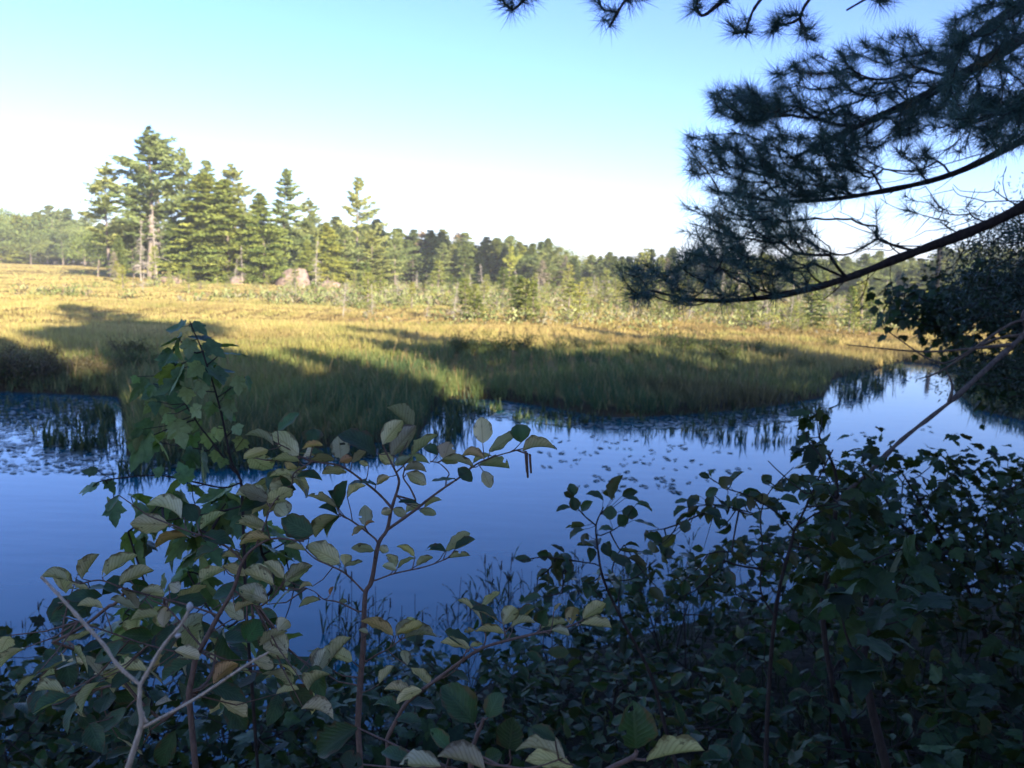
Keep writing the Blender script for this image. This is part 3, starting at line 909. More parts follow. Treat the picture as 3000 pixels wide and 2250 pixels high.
def bog_heath():
    rng = np.random.default_rng(35)
    mb = MB()
    for r0, r1, n in ((40, 60, 2600), (60, 80, 3400), (80, 150, 4200)):
        rr = np.sqrt(rng.uniform(r0 ** 2, r1 ** 2, n)); a = rng.uniform(-.62, .62, n)
        xy = np.stack([rr * np.sin(a), rr * np.cos(a)], 1)
        dn = vnoise(xy[:, 0] * .10, xy[:, 1] * .10, 21) * .6 + vnoise(xy[:, 0] * .4, xy[:, 1] * .4, 22) * .4
        k = dn > .46 + .30 * sstep(-.12, -.32, a)
        xy, dn = xy[k], dn[k]
        z = ground_z(xy)
        m = 9
        R_ = rng.uniform(.25, .75, len(xy)); H_ = rng.uniform(.35, .95, len(xy))
        d = rng.normal(size=(len(xy), m, 3)); d /= np.linalg.norm(d, axis=2, keepdims=True)
        c = np.stack([np.repeat(xy[:, :1], m, 1) + d[..., 0] * R_[:, None], np.repeat(xy[:, 1:], m, 1) + d[..., 1] * R_[:, None], z[:, None] + H_[:, None] * (.5 + .5 * d[..., 2])], 2).reshape(-1, 3)
        pal = np.array([[.30, .31, .12], [.20, .24, .08], [.36, .32, .20], [.26, .20, .11], [.38, .40, .16]])[rng.integers(0, 5, len(xy))]
        col = np.repeat(pal, m, 0) * rng.uniform(.7, 1.25, (len(xy) * m, 1))
        sz = (.20 if r0 < 60 else .32) * rng.uniform(.7, 1.4, len(c))
        cards(mb, c, rng.normal(size=c.shape) + np.array([0, 0, .8]), sz, sz * .45, rng, col)
    tag(put('bog_heath', mb.mesh('bog_heath', M_LEAF_FAR, False)), 'low pale heath bushes scattered thickly over the far bog', 'heath', kind='stuff')
bog_heath()

# ------------------------------------------------------------------ low shrubs on the far shore
def shore_shrub_mesh(seed, lo, hi):
    rng = np.random.default_rng(seed)
    sm, cm = MB(), MB()
    lo, hi = np.array(lo), np.array(hi)
    for k in range(16):
        a = rng.uniform(0, 6.28); L = rng.uniform(.5, 1.0)
        e = np.array([math.cos(a) * L * .55, math.sin(a) * L * .55, L * rng.uniform(.7, 1.05)])
        tube(sm, [np.zeros(3), e * .55 + np.array([0, 0, .08]), e], .010, .004, 4, cap=False)
        m = 60
        f = rng.uniform(.25, 1.05, (m, 1))
        c = e * f + rng.normal(size=(m, 3)) * .11
        c[:, 2] = np.maximum(c[:, 2], .03)
        mv = np.clip(rng.uniform(0, .6) + rng.uniform(0, .4, (m, 1)), 0, 1)
        cards(cm, c, rng.normal(size=(m, 3)) + np.array([0, 0, .8]), .075 * rng.uniform(.6, 1.3, m), .03, rng, lo * (1 - mv) + hi * mv)
    return sm.mesh('stems', M_DARK_BARK), cm.mesh('foliage', M_LEAF_FAR, False)

def shore_shrubs():
    rng = random.Random(8)
    brown = [shore_shrub_mesh(400 + s, (.075, .06, .03), (.18, .15, .07)) for s in range(3)]
    green = [shore_shrub_mesh(410 + s, (.05, .075, .022), (.12, .15, .04)) for s in range(3)]
    items = []
    for k in range(20):
        px = -60 + k * 26 + rng.uniform(-10, 10)
        for row in range(2):
            g = G(px, 1143 - row * 18 + rng.uniform(-5, 5) if px < 340 else 1112 - row * 24)
            if shore_sd(np.array([g[:2]]))[0][0] < .1: continue
            s = rng.uniform(.55, .85) * (1.0 if px < 130 else .8)
            pr = brown if rng.random() < .8 else green
            o = thing('bog_shrub', None, 'shrub', (g[0], g[1], GZ(g[0], g[1]) - .03), rng.uniform(0, 6.28), (s * 1.15, s * 1.15, s), 'brown shrubs on the far shore')
            m = rng.choice(pr)
            put('stems', m[0], o); put('foliage', m[1], o)
            items.append((o, px, '{}' + ('brownish' if pr is brown else 'green') + ' leafy shrub from left, ' + ('front', 'back')[row] + ' row on far left shore'))
    for k in range(16):
        px = 1320 + k * 75 + rng.uniform(-25, 25)
        g = G(px, (1085 if px < 2400 else 1040) + rng.uniform(-30, 15))
        if shore_sd(np.array([g[:2]]))[0][0] < .4: continue
        s = rng.uniform(.5, .85)
        m = rng.choice(green)
        o = thing('bog_shrub', None, 'shrub', (g[0], g[1], GZ(g[0], g[1]) - .03), rng.uniform(0, 6.28), (s * 1.3, s * 1.3, s), 'green shrubs in the shaded sedge')
        put('stems', m[0], o); put('foliage', m[1], o)
        items.append((o, px, '{}low green shrub from the left in the shaded sedge right of mid picture'))
    label_row(items)
shore_shrubs()

# ------------------------------------------------------------------ reeds and pads in the water
def reeds_far():
    rng = np.random.default_rng(51)
    mb = MB()
    zones = [([(130, 1195), (330, 1190), (330, 1320), (150, 1325)], 210, .22, .42), ([(-60, 1165), (330, 1170), (340, 1260), (-60, 1250)], 130, .08, .22),
             ([(350, 1345), (900, 1330), (1250, 1300), (1240, 1330), (800, 1375), (360, 1395)], 380, .18, .40),
             ([(1280, 1180), (1400, 1175), (1370, 1280), (1270, 1320)], 190, .2, .45), ([(1400, 1180), (1750, 1228), (1700, 1262), (1400, 1215)], 160, .12, .3),
             ([(1750, 1228), (2450, 1170), (2520, 1235), (2300, 1300), (1900, 1285)], 300, .10, .34), ([(2440, 1115), (2640, 1070), (2660, 1110), (2480, 1190)], 200, .25, .5)]
    for poly, n, h0, h1 in zones:
        s = sample_poly(poly, n, rng)
        b = np.array([G(x, y) for x, y in s])
        # gather into small clumps
        for i in range(0, len(b), 5): b[i:i + 5] = b[i] + rng.normal(size=b[i:i + 5].shape) * .10
        b[:, 2] = -.05
        h = rng.uniform(h0, h1, len(b)) + .05
        base = np.repeat(b, 3, 0) + rng.normal(size=(len(b) * 3, 3)) * np.array([.03, .03, 0])
        hh = np.repeat(h, 3) * rng.uniform(.5, 1.05, len(base))
        lean = rng.normal(size=(len(base), 2)) * (hh * .22)[:, None]
        g = np.array([.03, .055, .02]) * rng.uniform(.7, 1.8, (len(base), 1))
        y_ = rng.random(len(base)) < .12
        g[y_] = np.array([.16, .16, .04])
        blades(mb, base, hh, lean, .022 * rng.uniform(.6, 1.6, len(base)), rng, g)
    tag(put('water_reeds', mb.mesh('water_reeds', M_REED, False)), 'dark emergent reeds standing in the shallows along the far shore', 'reeds', kind='stuff')
reeds_far()

def pads():
    rng = np.random.default_rng(61)
    mb = MB()
    n = 14
    th = np.linspace(.25, 2 * math.pi - .25, n)
    v = [[0.0, 0.05, .004]] + [[math.sin(t) * .5 * (1 + .05 * math.sin(3 * t)), -math.cos(t) * -.56 * 1.0, .006 * math.sin(2 * t) + .004] for t in th]
    mb.add(v, t=[[0, k + 1, k + 2] for k in range(n - 1)], col=(.045, .06, .035))
    mesh = mb.mesh('lily_pad', M_PAD, False)
    zones = [([(1430, 1185), (1620, 1200), (1850, 1240), (1700, 1262), (1500, 1230)], 50, 'close under the grassy bank at mid picture'),
             ([(1560, 1270), (2150, 1290), (2200, 1380), (1950, 1440), (1700, 1440), (1540, 1340)], 150, 'on the open water right of the big alder leaves'),
             ([(0, 1360), (330, 1345), (330, 1400), (60, 1440)], 16, 'on the open water at the far left'),
             ([(2250, 1250), (2800, 1210), (2800, 1280), (2300, 1320)], 26, 'on the narrow water at right')]
    for poly, cnt, where in zones:
        s = sample_poly(poly, cnt, rng)
        for i in range(0, len(s), 3):
            s[i:i + 3, 0] = s[i, 0] + rng.normal(size=len(s[i:i + 3])) * 22
            s[i:i + 3, 1] = s[i, 1] + rng.normal(size=len(s[i:i + 3])) * 5
        for x, y in s:
            g = G(x, y)
            if shore_sd(np.array([g[:2]]))[0][0] > -.1: continue
            o = put('lily_pad', mesh, None, (g[0], g[1], .004 + rng.uniform(0, .006)))
            o.rotation_euler = (rng.normal() * .02, rng.normal() * .02, rng.uniform(0, 6.28))
            k = rng.uniform(.035, .105)
            o.scale = (k, k, 1)
            tag(o, 'small dark floating leaf ' + where, 'lily pad', 'lily pads ' + where)
pads()

def floating_leaves():
    rng = np.random.default_rng(66)
    mb = MB()
    n = 8
    th = np.arange(n) / n * 2 * math.pi
    for poly, cnt, s0, s1 in (([(-80, 1160), (335, 1168), (342, 1340), (200, 1350), (-80, 1310)], 1300, .025, .065), ([(-80, 1310), (200, 1350), (342, 1340), (345, 1390), (-80, 1385)], 200, .025, .06),
                              ([(1290, 1180), (1450, 1178), (1750, 1228), (2250, 1200), (2430, 1172), (2420, 1230), (2050, 1262), (1700, 1255), (1400, 1225), (1290, 1260)], 1300, .03, .075),
                              ([(2450, 1125), (2640, 1075), (2780, 1100), (2600, 1130), (2480, 1200)], 200, .05, .10), ([(350, 1350), (900, 1330), (1230, 1300), (1220, 1330), (800, 1370), (360, 1380)], 260, .03, .08)):
        p = np.array([G(x, y) for x, y in sample_poly(poly, cnt, rng)])
        p = p[shore_sd(p[:, :2])[0] < -.03]
        r = rng.uniform(s0, s1, len(p)); a = rng.uniform(0, 6.28, len(p)); el = rng.uniform(.4, 1, len(p))
        x = np.cos(th)[None] * r[:, None]; y = np.sin(th)[None] * (r * el)[:, None]
        v = np.stack([p[:, :1] + x * np.cos(a)[:, None] - y * np.sin(a)[:, None], p[:, 1:2] + x * np.sin(a)[:, None] + y * np.cos(a)[:, None],
                      .006 + rng.uniform(0, .012, (len(p), 1)) + x * rng.normal(size=(len(p), 1)) * .06 + y * rng.normal(size=(len(p), 1)) * .06], 2)
        k = np.arange(len(p))[:, None] * n
        q = np.concatenate([k + np.array([[0, 1, 2, 3]]), k + np.array([[0, 3, 4, 5]]), k + np.array([[0, 5, 6, 7]])])
        col = np.repeat(np.array([.05, .07, .035]) * rng.uniform(.6, 1.6, (len(p), 1)), n, 0)
        mb.add(v.reshape(-1, 3), q=q, col=col)
    m = mat_plant('floating_leaf', 0.32, 0.0, False, 0.5)
    tag(put('floating_leaves', mb.mesh('floating_leaves', m, False)), 'scum of small floating leaves on the shallows along the far shore', 'water plants', kind='stuff')
floating_leaves()

# ------------------------------------------------------------------ near leaves
def leaf(mb, base, tip, width, normal, rng, fold=.25, curl=.12, shape='alder', col=1.0, rough_edge=.05, nl=9, holes=False):
    """one broad leaf: base and tip in space, real width, normal of the upper side"""
    base = np.asarray(base, float); tip = np.asarray(tip, float)
    ax = tip - base; L = np.linalg.norm(ax)
    if L < 1e-5: return
    a = ax / L
    n = unit(normal - a * (normal @ a)); s = np.cross(a, n)
    col = np.ones(3) * col if not hasattr(col, '__len__') else np.asarray(col)
    if shape == 'maple':
        out = MAPLE
        m = len(out)
        uu, tt = out[:, 0], out[:, 1]
        uu = uu * (1 + rng.normal(size=m) * .05)
        cen = np.array([0, .30])
        ring = np.stack([uu, tt], 1)
        inner = cen + (ring - cen) * .55
        allp = np.vstack([cen[None], inner, ring])
        zz = fold * np.abs(allp[:, 0]) * .8 - curl * (allp[:, 1] - .2) ** 2 * 1.5 - .10 * (np.abs(allp[:, 0]) * 2) ** 2 + rng.normal(size=len(allp)) * .012
        v = base + a * (allp[:, 1:2] * L) + s * (allp[:, 0:1] * width) + n * (zz[:, None] * L)
        t = [[0, 1 + k, 1 + (k + 1) % m] for k in range(m)]
        q = [[1 + k, 1 + m + k, 1 + m + (k + 1) % m, 1 + (k + 1) % m] for k in range(m)]
        mb.add(v, q=q, t=t, col=col, uv=np.stack([allp[:, 0], allp[:, 1]], 1))
        return
    t = np.linspace(0, 1, nl)
    if shape == 'alder': w_ = np.sin(math.pi * t ** 1.08) ** .62 * (1 - .12 * t)
    elif shape == 'willow': w_ = np.sin(math.pi * t ** .85) ** .9
    else: w_ = np.sin(math.pi * t ** .9) ** .7
    w_[0] = .04; w_[-1] = .02
    us = np.array([-1, -.55, 0, .55, 1])
    tw = rng.normal() * .25
    u = us[None] * w_[:, None]
    ed = 1 + rough_edge * rng.normal(size=(nl, 2))
    u[:, 0] *= ed[:, 0]; u[:, -1] *= ed[:, 1]
    zz = fold * np.abs(u) * (width / L) * .9 - curl * (t[:, None] - .4) ** 2 * 1.6 - .10 * fold * u ** 2 + tw * .12 * u * t[:, None] + .022 * np.sin(t[:, None] * 15 + us[None] * 2) * np.abs(us[None])
    sx = u * width / 2
    v = base + a * ((t[:, None] + 0 * u)[..., None] * L) + s * sx[..., None] + n * (zz * L)[..., None]
    i = np.arange(nl - 1)[:, None]; j = np.arange(4)[None]
    q = np.stack([i * 5 + j, (i + 1) * 5 + j, (i + 1) * 5 + j + 1, i * 5 + j + 1], -1).reshape(-1, 4)
    if holes and rng.random() < .8:
        q = np.delete(q, rng.choice(len(q), 2, replace=False), 0)
    mb.add(v.reshape(-1, 3), q=q[:, ::-1], col=col, uv=np.stack([np.broadcast_to(us[None], u.shape).ravel(), np.broadcast_to(t[:, None], u.shape).ravel()], 1))

_half = [(0.0, .03), (.08, -.03), (.20, -.04), (.28, .05), (.40, .12), (.36, .21), (.40, .30), (.54, .48), (.42, .50), (.36, .55), (.27, .52), (.26, .58), (.27, .68), (.19, .75), (.12, .86), (0, 1.0)]
MAPLE = np.array(_half + [(-x, y) for x, y in _half[-2:0:-1]], float)

def px_leaf(mb, bx, by, tx, ty, wpx, side, d, rng, shape='alder', ratio=.66, col=1.0, tilt=.25, **kw):
    """a leaf seen with base and tip at these photo pixels; foreshortening becomes a real tilt"""
    Lpx = math.hypot(tx - bx, ty - by)
    L = Lpx / F * d
    dd = rng.normal() * tilt * L
    b = P(bx, by, d); t = P(tx, ty, d + dd)
    Lr = np.linalg.norm(t - b)
    W = max(ratio * Lr, wpx / F * d * 1.02)
    c = min(1.0, (wpx / F * d) / W)
    a = unit(t - b)
    view = unit(CAM - b)
    pc = unit(view - a * (view @ a)); sv = np.cross(a, pc)
    if sv[2] < 0: sv = -sv
    n = pc * c + sv * math.sqrt(max(0, 1 - c * c))
    if side == 'u': n = -(pc * c - sv * math.sqrt(max(0, 1 - c * c)))
    leaf(mb, b, t, W, n, rng, shape=shape, col=col, **kw)
    return b

def rand_leaf(mb, p, L, rng, shape, col, away=None, droop=.35, width=.62, **kw):
    a = rng.normal(size=3) * np.array([1, 1, .5])
    if away is not None: a += away * 1.2
    a = unit(a); a[2] -= droop; a = unit(a)
    n = np.array([0, 0, 1.0]) + rng.normal(size=3) * .55
    leaf(mb, p, p + a * L, L * width * rng.uniform(.8, 1.12), n, rng, shape=shape, col=col, fold=rng.uniform(.05, .6), curl=rng.normal(.12, .16), **kw)

def leaf_tint(rng, sd=.18):
    k = rng.normal() * sd
    c = np.clip(np.array([1 + k + rng.normal() * .06, 1 + k, 1 + k * .8 + rng.normal() * .06]), .45, 1.7)
    r = rng.random()
    if r < .02: c = c * np.array([1.1, .82, .65])       # a browning leaf
    elif r < .05: c = c * np.array([1.2, 1.12, .8])      # a yellowing one
    return c

def c2(x, y): return 700 + x / 2.212, 1150 + y / 2.212     # readings taken from enlarged crops of the photograph
def c4(x, y): return x / 1.8433, 1000 + y / 1.8433
def c5(x, y): return x / 2.212, 1500 + y / 2.212
def c6(x, y): return 900 + x / 1.8433, 1350 + y / 1.8433
def c1(x, y): return 200 + x / 2.765, 850 + y / 2.765
def c7(x, y): return 1800 + x / 1.8433, 1350 + y / 1.8433
def c8(x, y): return 1900 + x / 2.011, 800 + y / 2.011

def conv(f, k, lst):
    out = []
    for it in lst:
        bx, by, tx, ty, w, s = it[:6]
        out.append((*f(bx, by), *f(tx, ty), w / k, s) + tuple(it[6:]))
    return out

def woody_plant(name, label, cat, stem_px, branches, leaves, depth, mat_l, mat_b, shape='alder', ratio=.66, r_px=(14, 5), seed=0, base=None,
                extra=None, tilt=.25, fill=(), fill_len=(.05, .075), curlk=.12, catkins=(), tint=.18, droop=.3):
    """shrub: stem part, branch parts each with its own foliage sub-part; readings are (pixels, depth)"""
    rng = np.random.default_rng(seed)
    stem_pts = [P(x, y, d) for x, y, d in stem_px]
    if base is None:
        b0 = stem_pts[0]; base = np.array([b0[0] + .03, b0[1] + .04, GZ(b0[0], b0[1]) - .03])
    root = thing(name, label, cat, tuple(base))
    B = np.asarray(base)
    r0, r1 = (r / F * depth / 2 for r in r_px)
    first = smooth_line(stem_pts, 5)
    low = np.array([B + (stem_pts[0] - B) * t + np.array([.02, -.01, 0]) * math.sin(math.pi * t) for t in np.linspace(0, 1, 8, endpoint=False)])
    line = np.vstack([low, first])
    stem_mb = MB(); tube(stem_mb, line - B, r0 * 1.35, r1, 8, .06, rng)
    brs = [dict(pts=line[8:], wood=MB(), fol=MB(), fin=MB(), tw=[], is_stem=True)]
    for pl, ra, rb in branches:
        pts = smooth_line([P(x, y, d) for x, y, d in pl], 5)
        j = np.argmin(np.linalg.norm(line - pts[0], axis=1))
        pts[0] = line[j] if np.linalg.norm(line[j] - pts[0]) < .06 else pts[0]
        if np.linalg.norm(line[j] - pts[0]) >= .06:
            for o in brs[1:]:
                jj = np.argmin(np.linalg.norm(o['pts'] - pts[0], axis=1))
                if np.linalg.norm(o['pts'][jj] - pts[0]) < .06: pts[0] = o['pts'][jj]
        br = dict(pts=pts, wood=MB(), fol=MB(), tw=[], is_stem=False)
        tube(br['wood'], pts - B, ra / F * depth / 2, rb / F * depth / 2, 7, .07, rng)
        brs.append(br)
    def nearest(p):
        best = (1e9, None, None)
        for b in brs:
            d = np.linalg.norm(b['pts'] - p, axis=1); j = int(np.argmin(d))
            if d[j] < best[0]: best = (d[j], b, j)
        return best
    def attach(p, r=.0009):
        d, b, j = nearest(p)
        j0 = max(0, j - (2 if d > .03 else 1))
        q = b['pts'][j0]
        if d > .002:
            mid = (p + q) / 2 + np.array([0, 0, -.08 * d]) + rng.normal(size=3) * .03 * d
            tube(b['wood'], np.array([q, mid, p]) - B, r * (1.7 if d > .05 else 1.1), r * .8, 5, cap=False)
        return b
    for lf in leaves:
        bx, by, tx, ty, wpx, side = lf[:6]
        c = leaf_tint(rng, tint)
        if len(lf) > 6: c = np.array(lf[6]) * c
        # depth of the nearest branch in the picture
        best, dd = 1e9, depth
        for b in brs:
            for p in b['pts'][::2]:
                x, y, z = proj(p)
                e = (x - bx) ** 2 + (y - by) ** 2
                if e < best: best, dd = e, z
        dd = dd + rng.normal() * .02 * depth
        p = P(bx, by, dd)
        b = attach(p)
        sub = MB()
        px_leaf(sub, bx, by, tx, ty, wpx, side, dd, rng, shape, ratio, c, tilt, curl=curlk + rng.normal() * .14, fold=rng.uniform(.08, .6), rough_edge=.06, nl=11, holes=rng.random() < .22)
        for k in range(len(sub.v)): sub.v[k] = sub.v[k] - B.astype(np.float32)
        b['fol'].add(np.concatenate(sub.v), q=(np.concatenate(sub.q) if sub.q else None), t=(np.concatenate(sub.t) if sub.t else None), col=np.concatenate(sub.c), uv=np.concatenate(sub.u)) if len(sub.v) == 1 else None
    for poly, cnt, d0, d1 in fill:
        tg = []
        s = sample_poly(poly, cnt, rng)
        pts = np.array([P(x, y, rng.uniform(d0, d1)) for x, y in s])
        for i in range(0, len(pts), 3):
            c0 = pts[i]
            d, b, j = nearest(c0)
            b['tw'].append(c0)
            for q in pts[i:i + 3]:
                p = c0 + np.clip(q - c0, -.05, .05) * .6
                sub = MB()
                rand_leaf(sub, p - B, rng.uniform(*fill_len), rng, shape, leaf_tint(rng, tint), None, droop, nl=8)
                b['fol'].add(sub.v[0], q=(np.concatenate(sub.q) if sub.q else None), t=(np.concatenate(sub.t) if sub.t else None), col=sub.c[0], uv=sub.u[0])
    for b in brs:
        if b['tw']:
            arr, pr, ids, n0 = grow(b['pts'][::2], np.array(b['tw']), .25, 2, .1, rng)
            twig_mesh(b['wood'], arr - B, pr, n0, .0010 * max(1, depth / 1.6), .42, .006, 5)
    for (x, y, d, ln) in catkins:
        p = P(x, y, d); b = attach(p)
        line2 = np.array([p, p + np.array([.001, 0, -.4 * ln]), p + np.array([.003, 0, -ln])])
        tube(b['wood'], line2 - B, .0022, .0018, 6)
    for b in brs:
        if b['is_stem']:
            if b['wood'].n: stem_mb.add(np.concatenate(b['wood'].v), q=np.concatenate(b['wood'].q) if b['wood'].q else None, t=np.concatenate(b['wood'].t) if b['wood'].t else None)
            put('stem', stem_mb.mesh('stem', mat_b), root)
            if b['fol'].n: put('foliage', b['fol'].mesh('foliage', mat_l), root)
        else:
            o = put('branch', b['wood'].mesh('branch', mat_b), root)
            if b['fol'].n: put('foliage', b['fol'].mesh('foliage', mat_l), o)
    return root

def pl(f, pts, d0, d1=None):
    d1 = d0 if d1 is None else d1
    n = len(pts)
    return [(*f(x, y), d0 + (d1 - d0) * i / max(1, n - 1)) for i, (x, y) in enumerate(pts)]

def alder_mid():
    D = 1.40
    stem = pl(c2, [(770, 2150), (785, 1900), (805, 1650), (810, 1500), (820, 1300), (860, 1220), (905, 980), (960, 890), (990, 750), (1030, 620), (1035, 560), (1000, 480), (930, 340)], D)
    br = [(pl(c2, [(960, 890), (1130, 770), (1230, 690), (1340, 610), (1430, 550), (1530, 470), (1640, 420), (1840, 363)], D, D - .06), 9, 3.5),
          (pl(c2, [(1160, 725), (1110, 620), (1065, 550), (1070, 480), (1000, 400)], D, D + .04), 6, 3),
          (pl(c2, [(1340, 605), (1345, 560), (1360, 520), (1300, 460), (1240, 445)], D - .02, D + .05), 5, 3),
          (pl(c2, [(990, 745), (900, 650), (800, 570), (720, 510), (640, 470), (480, 445), (390, 410), (330, 370), (240, 325)], D, D - .05), 8, 3.5),
          (pl(c2, [(905, 965), (800, 880), (720, 825), (650, 785)], D, D + .05), 7, 4),
          (pl(c2, [(820, 1300), (700, 1180), (610, 1130), (500, 1080), (430, 1020), (380, 960), (310, 990)], D, D + .02), 6, 3),
          (pl(c2, [(865, 1225), (1000, 1175), (1200, 1130), (1345, 1075), (1400, 1020)], D, D - .03), 5, 3),
          (pl(c2, [(805, 1435), (650, 1360), (550, 1340), (490, 1290), (400, 1255)], D, D + .03), 5, 2.5),
          (pl(c6, [(310, 1090), (380, 1045), (430, 1020), (530, 950)], D, D - .05), 6, 3),
          (pl(c2, [(480, 445), (360, 520), (340, 600), (250, 690), (180, 800), (200, 950)], D - .04, D + .02), 5, 3)]
    L = conv(c2, 2.212, [
        (930, 335, 1060, 178, 125, 'u'), (985, 405, 1150, 215, 150, 'u'), (1125, 240, 962, 92, 85, 'u'), (895, 392, 660, 245, 130, 't'), (662, 432, 648, 282, 140, 'u'),
        (1120, 412, 1290, 275, 72, 'u'), (1330, 430, 1370, 318, 130, 'u'), (1580, 328, 1570, 158, 140, 'u'), (1625, 385, 1805, 268, 85, 'u'), (1830, 322, 1805, 203, 140, 't'),
        (1842, 362, 2065, 342, 80, 'u'), (1555, 472, 1755, 490, 48, 'u'), (1420, 488, 1512, 575, 90, 't'), (1582, 508, 1630, 620, 85, 'u'), (975, 545, 885, 590, 60, 'u'),
        (890, 590, 705, 580, 42, 't'), (1090, 520, 1215, 590, 95, 'u'), (1240, 450, 1060, 445, 60, 'u'), (1290, 400, 1195, 345, 70, 't'), (1530, 480, 1320, 420, 55, 'u'),
        (1450, 400, 1600, 410, 60, 'u', (1.1, .85, .75)), (1160, 722, 1030, 712, 26, 't'), (1200, 745, 1310, 685, 26, 'u'), (1170, 762, 1280, 790, 60, 'u'), (1180, 735, 1080, 775, 50, 'u'),
        (988, 760, 922, 785, 62, 'u'), (1000, 752, 1085, 800, 70, 'u'), (820, 868, 818, 728, 92, 'u'), (812, 862, 725, 915, 42, 'u'), (815, 862, 880, 832, 22, 'u', (1.1, .7, .6)),
        (640, 742, 700, 570, 90, 't'), (630, 742, 450, 662, 46, 'u'), (700, 672, 815, 588, 62, 'u'), (640, 770, 578, 635, 52, 't'), (640, 790, 520, 735, 42, 't'),
        (640, 792, 490, 925, 105, 'u'), (645, 800, 555, 935, 62, 't'), (880, 1022, 730, 1002, 58, 'u'), (905, 1005, 970, 1030, 60, 'u'),
        (1020, 1152, 930, 1120, 50, 'u'), (1010, 1142, 960, 1045, 72, 'u'), (1140, 1062, 1030, 985, 46, 'u'), (1150, 1122, 1258, 1058, 60, 'u'), (1345, 1030, 1210, 1015, 46, 't'),
        (1340, 1022, 1495, 908, 80, 'u'), (1400, 1022, 1535, 960, 48, 't'), (1350, 1075, 1500, 1058, 36, 'u'), (1030, 1132, 1145, 1060, 32, 'u'),
        (660, 1105, 440, 990, 135, 'u'), (690, 1125, 688, 1045, 82, 'u'), (680, 1132, 805, 1100, 32, 'u'), (455, 945, 285, 815, 150, 't'), (210, 955, 0, 955, 72, 'u'), (300, 1000, 430, 1030, 32, 'u'),
        (395, 405, 215, 262, 130, 'u'), (192, 372, 30, 430, 80, 'u'), (232, 332, 55, 250, 52, 'u'), (410, 362, 545, 332, 46, 'u'), (480, 332, 488, 235, 140, 't'), (392, 442, 220, 425, 60, 'u'),
        (458, 442, 620, 412, 66, 'u'), (252, 250, 390, 130, 72, 't'), (650, 450, 735, 425, 62, 'u', (1.2, .75, .6)), (730, 452, 825, 370, 60, 'u'), (352, 532, 200, 530, 42, 'u'), (368, 545, 540, 560, 50, 't'),
        (340, 602, 172, 662, 95, 'u'), (205, 702, 0, 622, 90, 'u'), (278, 688, 300, 805, 110, 'u'), (212, 722, 80, 780, 62, 'u'), (162, 902, 0, 822, 80, 'u'),
        (220, 1252, 30, 1162, 80, 'u'), (282, 1202, 165, 1100, 60, 'u'), (292, 1252, 445, 1118, 82, 'u'), (185, 1372, 0, 1255, 115, 'u'), (530, 1342, 388, 1390, 46, 'u'), (482, 1252, 390, 1258, 32, 'u'),
        (590, 1312, 612, 1255, 26, 'u', (1.1, .6, .5)), (650, 1352, 705, 1350, 32, 'u'), (540, 520, 700, 500, 60, 'u'), (840, 470, 780, 450, 40, 'u'), (1000, 460, 910, 400, 90, 'u'), (1010, 470, 1120, 420, 70, 'u'),
        (1070, 500, 1220, 500, 60, 'u'), (1310, 440, 1420, 460, 60, 'u'), (1400, 560, 1250, 580, 30, 't'), (1520, 450, 1640, 400, 50, 'u')])
    L += conv(c6, 1.8433, [(470, 942, 300, 848, 56, 'u'), (480, 940, 565, 855, 70, 'u'), (490, 935, 632, 898, 62, 'u'), (522, 952, 692, 928, 46, 'u'), (530, 905, 578, 840, 50, 'u'),
                           (60, 1122, 60, 1008, 110, 'u'), (100, 1112, 232, 948, 42, 'u'), (245, 1082, 115, 1020, 72, 'u'), (540, 1102, 520, 1018, 60, 'u'), (392, 1202, 472, 1108, 52, 'u'), (330, 930, 280, 910, 30, 'u')])
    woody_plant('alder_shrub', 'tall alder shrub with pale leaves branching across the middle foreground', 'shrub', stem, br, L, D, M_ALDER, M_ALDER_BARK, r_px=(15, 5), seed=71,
                catkins=[(*c2(1858, 380), D - .06, .034), (*c2(1885, 400), D - .06, .030), (*c2(1865, 390), D - .055, .04)],
                fill=[([c2(-50, 380), c2(420, 380), c2(560, 560), c2(300, 700), c2(-40, 800)], 16, D - .02, D + .12)])
alder_mid()

